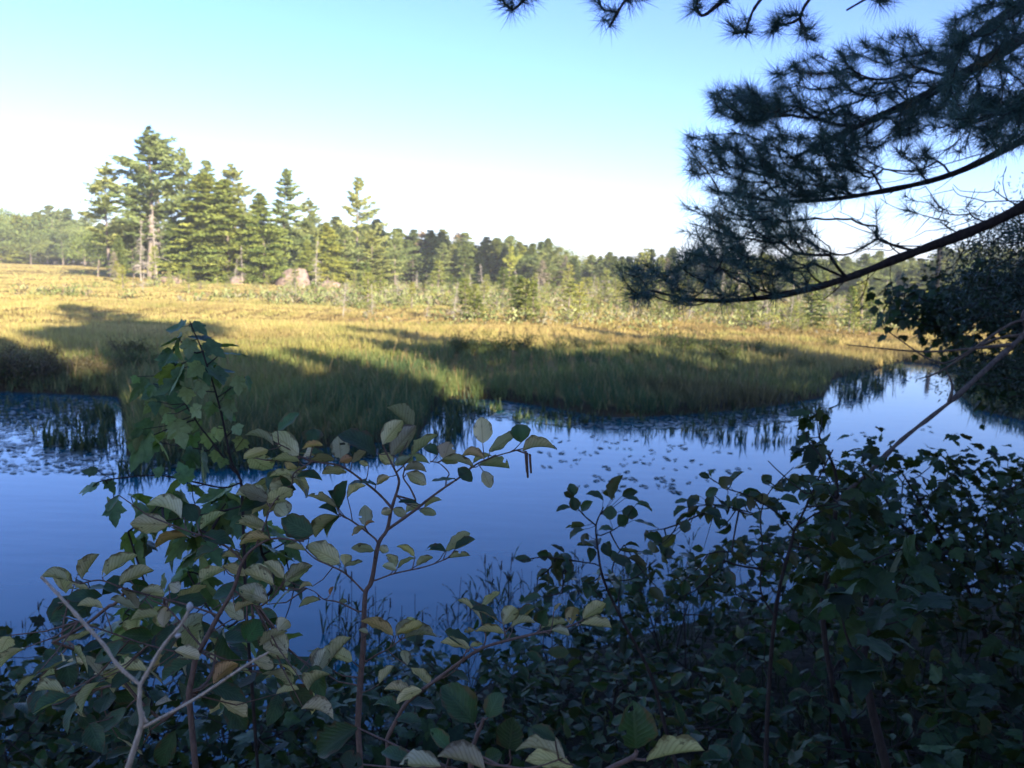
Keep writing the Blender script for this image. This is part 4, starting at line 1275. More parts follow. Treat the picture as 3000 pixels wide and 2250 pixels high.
def alder_left():
    D = 1.30
    stem = pl(c4, [(1020, 1900), (1060, 1700), (1090, 1650), (1180, 1480), (1260, 1340), (1310, 1190), (1380, 1110), (1480, 1065), (1640, 1080)], D)
    br = [(pl(c4, [(1310, 1190), (1240, 1120), (1130, 1060), (1060, 1040), (920, 990)], D, D - .04), 7, 4),
          (pl(c4, [(1380, 1110), (1440, 960), (1470, 880), (1560, 780)], D, D + .04), 6, 3),
          (pl(c4, [(1180, 1480), (1000, 1420), (800, 1370), (660, 1330), (540, 1290), (430, 1310)], D, D - .03), 6, 4),
          (pl(c4, [(1260, 1340), (1380, 1430), (1460, 1390), (1540, 1290)], D, D + .02), 6, 4),
          (pl(c4, [(1090, 1650), (960, 1500), (900, 1420), (960, 1380), (1080, 1300)], D, D + .03), 6, 3),
          (pl(c4, [(1060, 1700), (800, 1640), (560, 1560), (330, 1480)], D, D - .1), 6, 3)]
    L = conv(c4, 1.8433, [
        (910, 992, 703, 985, 120, 'u'), (1032, 1045, 848, 1072, 60, 'u'), (995, 950, 825, 858, 85, 'u'), (1062, 972, 1000, 885, 105, 't'), (1082, 1012, 1222, 920, 60, 'u'), (1090, 1052, 1255, 1085, 85, 't'),
        (1452, 852, 1272, 828, 82, 'u'), (1442, 872, 1580, 800, 92, 'u'), (1490, 880, 1545, 940, 90, 'u'), (1462, 1062, 1295, 1080, 66, 'u'), (1425, 1012, 1300, 950, 60, 'u'), (1312, 1172, 1198, 1160, 32, 'u'),
        (1690, 1042, 1520, 955, 130, 't'), (1480, 1312, 1308, 1240, 80, 'u'), (1532, 1282, 1428, 1190, 52, 'u'), (1542, 1292, 1685, 1202, 72, 'u'), (1442, 1402, 1290, 1330, 110, 'u'),
        (372, 1288, 235, 1255, 58, 'u'), (442, 1282, 538, 1148, 75, 'u'), (552, 1272, 742, 1148, 85, 'u'), (642, 1312, 832, 1232, 85, 'u'), (482, 1332, 358, 1330, 42, 'u'), (1082, 1302, 1222, 1235, 42, 'u'),
        (962, 1382, 1112, 1330, 36, 'u'), (762, 1352, 895, 1362, 80, 'u'), (912, 1312, 975, 1345, 70, 'u'), (900, 1430, 880, 1540, 75, 'u'), (660, 1335, 760, 1430, 45, 'u'), (560, 1440, 420, 1420, 46, 'u'),
        (740, 1440, 590, 1400, 60, 'u'), (860, 1480, 700, 1500, 56, 'u'), (1200, 1210, 1330, 1260, 60, 'u'), (1150, 1130, 1050, 1180, 50, 't'), (1320, 1500, 1200, 1430, 80, 'u'), (1500, 1560, 1555, 1500, 90, 'u'),
        (1330, 1620, 1400, 1500, 130, 't', (.8, 1.3, .7)), (1400, 1640, 1550, 1560, 70, 'u'), (1270, 1450, 1380, 1400, 46, 'u'), (640, 830, 580, 920, 40, 't')])
    L += conv(c5, 2.212, [(660, 1060, 560, 930, 70, 'u'), (640, 1090, 500, 1300, 62, 'u'), (430, 1170, 240, 1140, 52, 'u'), (240, 1050, 110, 1170, 50, 'u'), (160, 880, 0, 990, 52, 'u'), (960, 1030, 740, 1010, 80, 'u'),
                          (800, 840, 620, 980, 110, 't'), (60, 800, 0, 900, 120, 'u'), (1130, 900, 1290, 960, 90, 'u'), (1380, 1100, 1540, 960, 110, 'u'), (1660, 870, 1850, 940, 130, 'u'), (1640, 960, 1780, 1000, 90, 'u'),
                          (1700, 1040, 1890, 1090, 46, 'u'), (1860, 900, 1760, 760, 110, 'u'), (1990, 1140, 2140, 1020, 42, 'u'), (2050, 1050, 2120, 880, 120, 'u'), (1790, 1180, 1940, 1150, 56, 'u'), (1960, 1260, 2180, 1310, 90, 'u')])
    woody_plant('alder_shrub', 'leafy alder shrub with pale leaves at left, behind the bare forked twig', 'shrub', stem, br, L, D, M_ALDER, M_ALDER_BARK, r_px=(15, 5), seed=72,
                fill=[([(60, 1700), (500, 1650), (800, 1750), (1000, 2000), (700, 2230), (100, 2240), (0, 1950)], 135, D, D + .40)])
alder_left()

def alder_low():
    D = 1.12
    stem = pl(c6, [(430, 1500), (520, 1330), (590, 1262), (700, 1180), (850, 1070), (950, 1010), (1080, 970), (1250, 930), (1400, 900), (1490, 860)], D, D - .03)
    br = [(pl(c6, [(950, 1010), (965, 950), (945, 880), (935, 800)], D, D + .02), 5, 3), (pl(c6, [(1080, 970), (1065, 920), (1060, 870)], D, D), 5, 3),
          (pl(c6, [(700, 1190), (800, 1130), (870, 1010)], D, D - .02), 4, 3)]
    L = conv(c6, 1.8433, [(938, 792, 1036, 698, 48, 'u'), (962, 882, 828, 733, 55, 't'), (1032, 862, 890, 790, 42, 't'), (1058, 880, 1132, 785, 100, 'u'), (1066, 932, 908, 915, 46, 'u'),
                          (1110, 882, 1242, 800, 58, 't'), (1100, 892, 1232, 858, 42, 'u'), (1262, 882, 1292, 800, 92, 't'), (1420, 882, 1445, 785, 85, 'u'), (1490, 852, 1612, 768, 82, 'u'),
                          (1480, 882, 1645, 905, 52, 'u'), (1322, 912, 1422, 932, 52, 'u'), (1262, 902, 1402, 868, 42, 'u'), (872, 982, 728, 940, 75, 't'), (882, 1012, 720, 980, 56, 'u'),
                          (880, 1002, 950, 985, 32, 'u'), (902, 915, 845, 920, 32, 'u'), (1332, 812, 1372, 768, 22, 'u'), (620, 1230, 480, 1290, 70, 'u'), (540, 1300, 700, 1330, 60, 't'), (560, 1260, 420, 1220, 50, 'u'),
                          (660, 1210, 560, 1120, 60, 'u'), (760, 1140, 880, 1180, 50, 't'), (500, 1340, 360, 1290, 60, 't'), (480, 1400, 620, 1420, 60, 't')])
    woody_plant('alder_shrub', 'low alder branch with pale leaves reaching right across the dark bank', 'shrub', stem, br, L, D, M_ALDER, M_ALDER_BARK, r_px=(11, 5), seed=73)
    D = .80
    stem = pl(c6, [(880, 1750), (890, 1570), (915, 1490), (942, 1420), (952, 1388)], D)
    br = [(pl(c6, [(890, 1600), (1000, 1640), (1090, 1640), (1095, 1560)], D, D - .02), 7, 4), (pl(c6, [(1000, 1640), (1200, 1660), (1400, 1600)], D - .02, D - .06), 7, 4), (pl(c6, [(880, 1700), (800, 1660), (720, 1650)], D, D - .05), 7, 4)]
    L = conv(c6, 1.8433, [(905, 1412, 725, 1212, 190, 't'), (975, 1388, 1040, 1250, 120, 't'), (1092, 1562, 1112, 1380, 165, 't'), (1340, 1512, 1208, 1440, 80, 't'), (1400, 1592, 1142, 1510, 92, 'u'),
                          (1440, 1642, 1188, 1600, 105, 'u'), (962, 1662, 708, 1580, 100, 'u'), (960, 1622, 1050, 1580, 110, 't'), (722, 1652, 498, 1640, 92, 'u'), (772, 1562, 660, 1450, 80, 't'),
                          (270, 1440, 50, 1590, 150, 't'), (560, 1620, 400, 1560, 90, 't'), (300, 1640, 180, 1600, 110, 't')])
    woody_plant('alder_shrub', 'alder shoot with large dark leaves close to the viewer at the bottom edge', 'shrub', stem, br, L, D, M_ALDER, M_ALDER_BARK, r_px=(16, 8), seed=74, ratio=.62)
    D = .78
    stem = pl(c6, [(1500, 1850), (1560, 1720), (1650, 1655), (1760, 1600), (1780, 1565)], D)
    L = conv(c6, 1.8433, [(1776, 1556, 1762, 1300, 215, 't'), (1830, 1615, 2142, 1550, 82, 'u')])
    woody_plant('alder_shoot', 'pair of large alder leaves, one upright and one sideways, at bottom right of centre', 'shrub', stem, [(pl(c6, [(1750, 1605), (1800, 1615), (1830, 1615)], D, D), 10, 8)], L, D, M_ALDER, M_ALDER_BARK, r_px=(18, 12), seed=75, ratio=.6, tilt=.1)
alder_low()

def bare_twig():
    rng = np.random.default_rng(76)
    D = .62
    st = [P(x, y, D) for x, y, _ in pl(c5, [(760, 1900), (820, 1690), (880, 1500), (912, 1400), (918, 1340), (903, 1250), (908, 1125)], D)]
    base = np.array([st[0][0] - .02, st[0][1] + .03, GZ(st[0][0], st[0][1]) - .02])
    root = thing('bare_twig', 'pale bare forked twig without leaves at the bottom left, close to the viewer', 'twig', tuple(base))
    mb = MB(); tube(mb, np.vstack([[base + (st[0] - base) * t for t in np.linspace(0, 1, 8, endpoint=False)], smooth_line(st, 6)]) - base, .0025, .0015, 9, .05, rng)
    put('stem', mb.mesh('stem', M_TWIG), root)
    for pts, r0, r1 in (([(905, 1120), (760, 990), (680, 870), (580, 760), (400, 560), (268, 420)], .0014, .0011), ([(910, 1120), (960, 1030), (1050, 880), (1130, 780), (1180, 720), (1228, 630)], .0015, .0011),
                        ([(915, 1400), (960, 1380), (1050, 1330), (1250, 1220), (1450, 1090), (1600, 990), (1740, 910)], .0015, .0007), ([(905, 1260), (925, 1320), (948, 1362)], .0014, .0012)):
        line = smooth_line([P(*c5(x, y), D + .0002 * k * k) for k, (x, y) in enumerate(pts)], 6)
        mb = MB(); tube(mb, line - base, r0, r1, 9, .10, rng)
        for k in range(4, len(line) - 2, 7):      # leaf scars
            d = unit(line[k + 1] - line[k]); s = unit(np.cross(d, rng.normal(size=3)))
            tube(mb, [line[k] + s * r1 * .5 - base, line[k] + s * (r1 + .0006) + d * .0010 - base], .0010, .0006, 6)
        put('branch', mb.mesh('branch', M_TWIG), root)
    for (x, y), dx, r in ((c5(1228, 628), (.1, 0, 1), .0024), (c5(1142, 805), (.9, 0, .35), .0018)):
        p = P(x, y, D); d = unit(np.array(dx))
        t = np.linspace(0, 1, 7); prof = np.sin(math.pi * (.15 + .85 * t)) ** .7
        line = p + d * (t[:, None] * r * 2.6) - d * r * .3
        mb = MB()
        for k in range(6): tube(mb, line[k:k + 2] - base, r * prof[k], r * prof[k + 1], 9, cap=False)
        put('bud', mb.mesh('bud', M_BUD), root)
bare_twig()

def maple_left():
    D = 1.95
    stem = pl(c1, [(1440, 2600), (1420, 2000), (1410, 1700), (1400, 1560), (1370, 1480), (1320, 1380), (1270, 1150), (1240, 1000), (1180, 780), (1110, 570), (1070, 450), (1010, 320), (985, 250)], D)
    br = [(pl(c1, [(1370, 1490), (1290, 1400), (1180, 1250), (1050, 1080), (950, 920), (870, 700), (850, 620)], D, D + .05), 7, 3),
          (pl(c1, [(1400, 1560), (1250, 1600), (1000, 1550), (700, 1500), (300, 1540), (200, 1590)], D, D - .1), 6, 3),
          (pl(c1, [(1410, 1750), (1200, 1800), (900, 1850), (600, 1900)], D, D - .05), 6, 3)]
    L = conv(c1, 2.765, [(1005, 265, 1130, 365, 115, 't'), (950, 290, 822, 358, 58, 't'), (1130, 418, 962, 372, 58, 't'), (990, 400, 962, 570, 160, 'u'), (1110, 420, 1272, 560, 150, 't'), (885, 572, 695, 552, 100, 't'),
                         (1080, 600, 955, 705, 165, 'u'), (1180, 622, 1225, 805, 160, 'u'), (1385, 700, 1372, 862, 140, 'u'), (1440, 700, 1475, 830, 60, 't'), (905, 762, 690, 835, 150, 't'), (960, 790, 960, 932, 140, 'u'),
                         (1072, 742, 1085, 885, 130, 'u'), (722, 902, 598, 1002, 115, 'u'), (785, 940, 760, 1045, 110, 'u'), (1172, 912, 1128, 1040, 130, 'u'), (1312, 890, 1290, 1072, 130, 'u'), (582, 1130, 540, 1312, 130, 'u'),
                         (862, 1062, 955, 1282, 215, 'u'), (1120, 1162, 1142, 1312, 130, 'u'), (1202, 1110, 1232, 1232, 140, 'u'), (1350, 1092, 1402, 1182, 120, 'u'), (1420, 1202, 1360, 1302, 150, 'u'),
                         (1062, 1052, 1000, 1152, 100, 'u'), (1262, 1362, 1230, 1442, 110, 'u'), (235, 1462, 100, 1472, 90, 't'), (235, 1592, 58, 1625, 95, 't'), (300, 1540, 392, 1642, 100, 't'),
                         (965, 1560, 900, 1380, 175, 't'), (765, 1482, 680, 1450, 120, 't'), (800, 1000, 830, 1120, 120, 'u'), (1000, 940, 1090, 1040, 120, 'u'), (700, 780, 640, 880, 100, 't'), (560, 700, 520, 760, 90, 'u'),
                         (1300, 780, 1290, 900, 120, 't'), (1200, 1300, 1180, 1400, 110, 'u'), (870, 620, 800, 560, 70, 't'), (860, 640, 940, 740, 130, 't'), (1090, 560, 1180, 660, 110, 't'), (1250, 980, 1360, 1060, 110, 't')])
    woody_plant('maple_sapling', 'red maple sapling with lobed leaves rising against the far bank at left', 'sapling', stem, br, L, D, M_MAPLE, M_DARK_BARK, 'maple', .9, r_px=(8, 3), seed=77, droop=.9,
                fill=[([(300, 1440), (700, 1360), (760, 1450), (640, 1700), (300, 1700), (270, 1600)], 50, D, D + .2), ([(330, 1550), (800, 1500), (900, 1700), (800, 1900), (350, 1900)], 90, D, D + .4),
                      ([(400, 1010), (640, 960), (720, 1250), (600, 1330), (380, 1310), (370, 1150)], 24, D - .05, D + .2)], fill_len=(.07, .108))
maple_left()

def right_shrubs():
    D = 2.6
    stem = pl(c7, [(820, 1800), (820, 1600), (830, 1300), (860, 900), (900, 650), (960, 430), (970, 380), (1020, 280), (1100, 100), (1180, -60)], D)
    br = [(pl(c7, [(970, 380), (900, 300), (800, 230), (700, 180), (610, 150), (510, 90)], D, D - .1), 6, 3),
          (pl(c7, [(870, 850), (790, 700), (800, 500), (790, 300), (830, 180), (900, 100)], D, D + .1), 6, 3),
          (pl(c7, [(790, 300), (700, 270), (550, 240), (390, 250)], D + .07, D), 5, 2.5),
          (pl(c7, [(990, 350), (1100, 280), (1220, 240), (1300, 200)], D, D + .1), 6, 3),
          (pl(c7, [(1050, 190), (960, 120), (880, 50), (830, 0)], D, D + .1), 5, 3), (pl(c8, [(1060, 1150), (1000, 1060), (940, 990), (930, 940)], D, D), 4, 3)]
    L = conv(c7, 1.8433, [(515, 92, 455, 70, 38, 't'), (520, 85, 535, 40, 18, 't'), (620, 150, 570, 85, 78, 'u'), (620, 130, 695, 55, 24, 't'), (560, 150, 490, 190, 50, 't'), (460, 190, 395, 235, 55, 'u'), (400, 210, 325, 225, 26, 't'),
                          (390, 250, 318, 300, 30, 't'), (530, 245, 458, 300, 36, 'u'), (610, 180, 615, 255, 22, 't'), (660, 190, 655, 255, 18, 't'), (740, 190, 735, 270, 50, 'u'), (800, 120, 850, 80, 60, 't'), (870, 130, 910, 165, 50, 'u'),
                          (890, 270, 900, 220, 26, 't'), (960, 70, 985, 120, 46, 'u'), (1020, 90, 1100, 105, 42, 't'), (380, 390, 390, 315, 60, 't'), (260, 440, 165, 400, 60, 't'), (260, 460, 330, 400, 60, 'u', (1.2, 1.3, .6)),
                          (820, 540, 830, 450, 78, 'u'), (870, 500, 900, 440, 70, 't'), (760, 400, 780, 365, 30, 't'), (480, 480, 420, 470, 40, 't')])
    woody_plant('juneberry_shrub', 'slender shrub with small oval leaves against the blue water right of centre', 'shrub', stem, br, L, D, M_SHRUB, M_DARK_BARK, 'oval', .6, r_px=(13, 4), seed=78,
                fill=[([c7(340, 180), c7(760, 60), c7(1150, 0), c7(1250, 250), c7(960, 330), c7(600, 260), c7(350, 330)], 54, D - .1, D + .2),
                      ([c7(150, 380), c7(760, 300), c7(760, 720), c7(300, 760), c7(200, 560)], 48, D - .1, D + .2), ([c7(760, 420), c7(1150, 440), c7(1100, 600), c7(780, 640)], 22, D, D + .2)], fill_len=(.042, .062))
    D = 2.4
    stem = pl(c6, [(2010, 1700), (1950, 1500), (1870, 1200), (1800, 1040), (1700, 860), (1600, 640), (1570, 480), (1560, 350), (1600, 250)], D)
    br = [(pl(c6, [(1560, 350), (1480, 280), (1430, 200)], D, D), 5, 3), (pl(c6, [(1570, 410), (1650, 375), (1720, 330)], D, D - .05), 4, 3), (pl(c6, [(1580, 560), (1440, 540), (1280, 520), (1150, 540)], D, D + .1), 4, 3), (pl(c6, [(1600, 640), (1750, 640), (1880, 540)], D, D), 4, 3)]
    L = conv(c6, 1.8433, [(1440, 190, 1420, 120, 60, 't'), (1440, 200, 1385, 165, 40, 'u'), (1450, 270, 1430, 195, 66, 't'), (1480, 270, 1545, 220, 46, 't'), (1420, 250, 1342, 270, 30, 't'), (1640, 210, 1695, 72, 60, 'u'), (1600, 210, 1505, 172, 34, 't'),
                          (1660, 200, 1600, 160, 50, 'u'), (1700, 190, 1785, 165, 50, 't'), (1720, 200, 1810, 225, 24, 't'), (1780, 230, 1868, 265, 18, 't'), (1635, 320, 1640, 240, 72, 't'), (1700, 270, 1790, 290, 76, 't'), (1720, 350, 1680, 290, 70, 't'),
                          (1760, 320, 1900, 365, 20, 't'), (1500, 350, 1395, 355, 34, 'u'), (1490, 370, 1412, 420, 34, 't'), (1510, 390, 1490, 455, 46, 'u'), (1570, 370, 1650, 365, 26, 't'), (1210, 540, 1118, 530, 44, 't'), (1300, 520, 1240, 500, 60, 't')])
    woody_plant('juneberry_shrub', 'shrub with curled dark leaves standing between the alder and the slender shrub', 'shrub', stem, br, L, D, M_SHRUB, M_DARK_BARK, 'oval', .6, r_px=(11, 4), seed=79,
                fill=[([c6(1350, 420), c6(1800, 420), c6(1900, 700), c6(1600, 860), c6(1250, 760), c6(1180, 560)], 66, D - .1, D + .25)], fill_len=(.042, .06))
right_shrubs()

# ------------------------------------------------------------------ foliage masses on the near bank
def mass_plant(name, label, cat, base, stem_px, poly_list, leaf_len, mat_l, mat_b, shape, seed, r_tip=.0016, per=4, spread=.10, droop=.35, tint=.25, stem_r=.013, width=.62, rmax=.02, pts_between=True):
    rng = np.random.default_rng(seed)
    root = thing(name, label, cat, tuple(base))
    B = np.asarray(base, float)
    line = smooth_line([B] + [P(*s) for s in stem_px], 6)
    tm, fm = MB(), MB()
    tube(tm, line - B, stem_r, stem_r * .3, 7, .06, rng)
    tg = []
    for poly, n, d0, d1 in poly_list:
        s = sample_poly(poly, n, rng)
        tg += [P(x, y, rng.uniform(d0, d1)) for x, y in s]
    tg = np.array(tg)
    gz = ground_z(tg[:, :2])
    tg[:, 2] = np.maximum(tg[:, 2], np.maximum(gz, 0) + .06)
    arr, pr, ids, n0 = grow(line[2:], tg, .3, 2, .06, rng)
    bm = MB()
    twig_mesh(bm, arr - B, pr, n0, r_tip, .42, rmax, 5)
    for ti, i in enumerate(ids):
        e = arr[i]; away = unit(e - arr[pr[i]])
        for k in range(per):
            p = e + rng.normal(size=3) * spread * (.0 if k == 0 else .45)
            rand_leaf(fm, p - B, rng.uniform(*leaf_len), rng, shape, leaf_tint(rng, tint), away, droop, width, nl=6)
    tm.add(np.concatenate(bm.v), q=np.concatenate(bm.q))
    put('stem', tm.mesh('stem', mat_b), root)
    put('foliage', fm.mesh('foliage', mat_l), root)
    return root

def gb(x, y): return np.array([x, y, GZ(x, y) - .04])

def bank_masses():
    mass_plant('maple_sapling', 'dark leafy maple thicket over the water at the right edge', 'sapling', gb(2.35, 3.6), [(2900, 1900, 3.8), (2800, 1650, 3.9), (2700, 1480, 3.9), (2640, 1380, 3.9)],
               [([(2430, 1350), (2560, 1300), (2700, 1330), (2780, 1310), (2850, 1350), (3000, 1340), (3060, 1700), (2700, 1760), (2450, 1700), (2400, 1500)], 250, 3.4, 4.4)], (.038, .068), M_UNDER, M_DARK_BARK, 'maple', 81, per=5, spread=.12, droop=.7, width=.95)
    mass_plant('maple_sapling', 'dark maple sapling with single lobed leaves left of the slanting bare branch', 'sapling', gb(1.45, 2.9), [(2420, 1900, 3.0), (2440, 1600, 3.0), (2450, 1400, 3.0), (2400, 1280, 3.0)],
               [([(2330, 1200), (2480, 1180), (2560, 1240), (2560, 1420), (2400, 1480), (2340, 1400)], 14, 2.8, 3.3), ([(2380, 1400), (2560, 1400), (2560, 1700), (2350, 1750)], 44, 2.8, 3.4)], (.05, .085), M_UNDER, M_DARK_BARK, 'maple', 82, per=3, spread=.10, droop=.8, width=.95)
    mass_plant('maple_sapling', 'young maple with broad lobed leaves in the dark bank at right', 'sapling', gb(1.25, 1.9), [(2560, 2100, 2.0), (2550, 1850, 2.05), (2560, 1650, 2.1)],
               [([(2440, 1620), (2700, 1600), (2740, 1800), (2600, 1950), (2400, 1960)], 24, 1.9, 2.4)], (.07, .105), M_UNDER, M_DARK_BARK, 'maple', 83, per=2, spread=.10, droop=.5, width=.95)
    # undergrowth along the bank, one bush each
    rng = random.Random(9)
    spots = [(-2.9, 4.9, 1.0), (-2.3, 4.2, .9), (-1.7, 5.3, .75), (-1.4, 4.0, .75), (-.8, 4.9, .55), (-.9, 3.2, .75), (-.2, 4.1, .7), (.3, 5.1, .6), (.5, 3.4, .85), (1.0, 4.5, .95), (1.3, 3.2, 1.0), (1.9, 4.4, 1.15),
             (2.5, 5.2, 1.25), (3.3, 5.0, 1.3), (2.2, 3.1, 1.25), (.9, 2.2, .75), (1.6, 2.1, .95), (.2, 2.5, .6), (-.5, 2.3, .6), (-1.3, 2.7, .7), (-2.0, 3.2, .8), (2.9, 4.0, 1.35), (1.0, 5.3, .75), (1.8, 5.5, .95), (4.0, 6.0, 1.3), (-3.5, 5.6, .9),
             (.45, 1.5, .6), (1.1, 1.35, .7), (1.7, 1.3, .9), (-.3, 1.6, .5), (-.9, 1.7, .55),
             (-1.0, 3.0, .95), (-1.5, 3.5, .95), (-1.9, 3.9, .9), (-.5, 3.4, .8), (-1.6, 2.4, .85), (-2.4, 3.6, .85), (-.6, 4.1, .6), (.7, 2.9, .8), (1.3, 2.7, .9), (1.9, 2.6, 1.0), (1.4, 1.75, .8), (1.9, 1.8, .95), (2.4, 2.4, 1.1), (.8, 1.8, .65), (2.6, 3.3, 1.15), (.1, 3.2, .65)]
    items = []
    for k, (x, y, h) in enumerate(spots):
        if shore_sd(np.array([[x, y]]))[0][0] < .1: continue
        r = np.random.default_rng(500 + k)
        b = gb(x, y); B = b
        shape = 'maple' if k % 3 == 1 else 'oval'
        root = thing('undergrowth_shrub', None, 'shrub', tuple(b), 0, 1, 'leafy undergrowth on the near bank')
        sm, fm = MB(), MB()
        cen = B + np.array([0, 0, h * .62])
        n = int(85 * max(.8, h))
        tg = cen + unit(r.normal(size=(n, 3))) * (r.uniform(.3, 1, (n, 1)) ** .5) * np.array([.52, .52, .46 * h])
        tg[:, 2] = np.maximum(tg[:, 2], np.maximum(0, ground_z(tg[:, :2])) + .05)
        stems = smooth_line([B, B + np.array([.02, .01, h * .3]), B + np.array([r.normal() * .06, r.normal() * .06, h * .75])], 5)
        arr, pr, ids, n0 = grow(stems, tg, .35, 1, .05, r)
        twig_mesh(sm, arr - B, pr, n0, .0016, .42, .012, 5, False)
        for i in ids:
            e = arr[i]; away = unit(e - arr[pr[i]])
            for q in range(4 if y > 2 else 3):
                rand_leaf(fm, e + r.normal(size=3) * .04 - B, r.uniform(.055, .095), r, shape, leaf_tint(r, .3), away, .3, .95 if shape == 'maple' else .6, nl=6)
        put('stems', sm.mesh('stems', M_DARK_BARK), root)
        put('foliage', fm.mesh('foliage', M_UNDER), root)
        items.append((root, proj(cen)[0], '{}' + ('lobed-leaf' if shape == 'maple' else 'oval-leaf') + ' dark bush from left, ' + ('at the near edge of the frame' if y < 2.6 else ('halfway down the near bank' if y < 4.3 else 'by the near waterline'))))
    label_row(items)
    # ferns and weeds low on the dark ground
    mb = MB(); r = np.random.default_rng(88)
    n = 5200
    xy = np.stack([r.uniform(-6, 6, n), r.uniform(.6, 7, n)], 1)
    sd, near = shore_sd(xy); k = near & (sd > .05); xy = xy[k]
    z = ground_z(xy); h = r.uniform(.12, .45, len(xy))
    c = np.array([.03, .05, .018]) * r.uniform(.6, 1.6, (len(xy), 1))
    blades(mb, np.column_stack([xy, z - .01]), h, r.normal(size=(len(xy), 2)) * .12, .008, r, c)
    tag(put('bank_grass', mb.mesh('bank_grass', M_REED, False)), 'dark grass and weeds between the bushes of the near bank', 'grass', kind='stuff')
bank_masses()

def near_reeds():
    rng = random.Random(14)
    items = []
    def mk(seed, h):
        r = np.random.default_rng(seed)
        sm, lm = MB(), MB()
        for k in range(r.integers(3, 6)):
            o = np.append(r.normal(size=2) * .05, 0); lean = r.normal(size=2) * .07
            hh = h * r.uniform(.65, 1.05)
            s = np.linspace(0, 1, 5)
            line = o + np.stack([lean[0] * s ** 2, lean[1] * s ** 2, hh * s], 1)
            tube(sm, line, .0042, .0022, 5)
            if r.random() < .5: tube(sm, [line[-1], line[-1] + np.array([0, 0, .03]), line[-1] + np.array([0, 0, .055])], .008, .004, 6)
            for q in range(4):
                p = line[r.integers(1, 5)]; a = r.uniform(0, 6.28); L = r.uniform(.10, .22)
                d = np.array([math.cos(a) * .7, math.sin(a) * .7, .75])
                leaf(lm, p, p + d * L, .014, np.array([-math.cos(a), -math.sin(a), 1.0]), r, .2, .35, 'willow', leaf_tint(r, .3), nl=6)
        return sm.mesh('stems', M_DARK_BARK), lm.mesh('blades', M_UNDER)
    pr = [mk(600 + s, .62) for s in range(5)]
    for k in range(84):
        px = rng.uniform(960, 2080) if k > 26 else rng.uniform(0, 330)
        y = (1790 + (1500 - px) * .13 + rng.uniform(-50, 70)) if k > 26 else rng.uniform(1830, 1930)
        g = G(px, y)
        s = rng.uniform(.55, 1.05) * (.8 if k <= 26 else 1)
        gz = max(-.5, GZ(g[0], g[1]))
        o = thing('reed_clump', None, 'reed', (g[0], g[1], gz - .02), rng.uniform(0, 6.28), (s, s, s * (1 + max(0, -gz))), 'reed clumps at the near waterline')
        m = rng.choice(pr)
        put('stems', m[0], o); put('blades', m[1], o)
        items.append((o, px, '{}dark reed clump from the left in the near shallows ' + ('behind the low alder branch' if k > 26 else 'at the left edge')))
    label_row(items)
near_reeds()

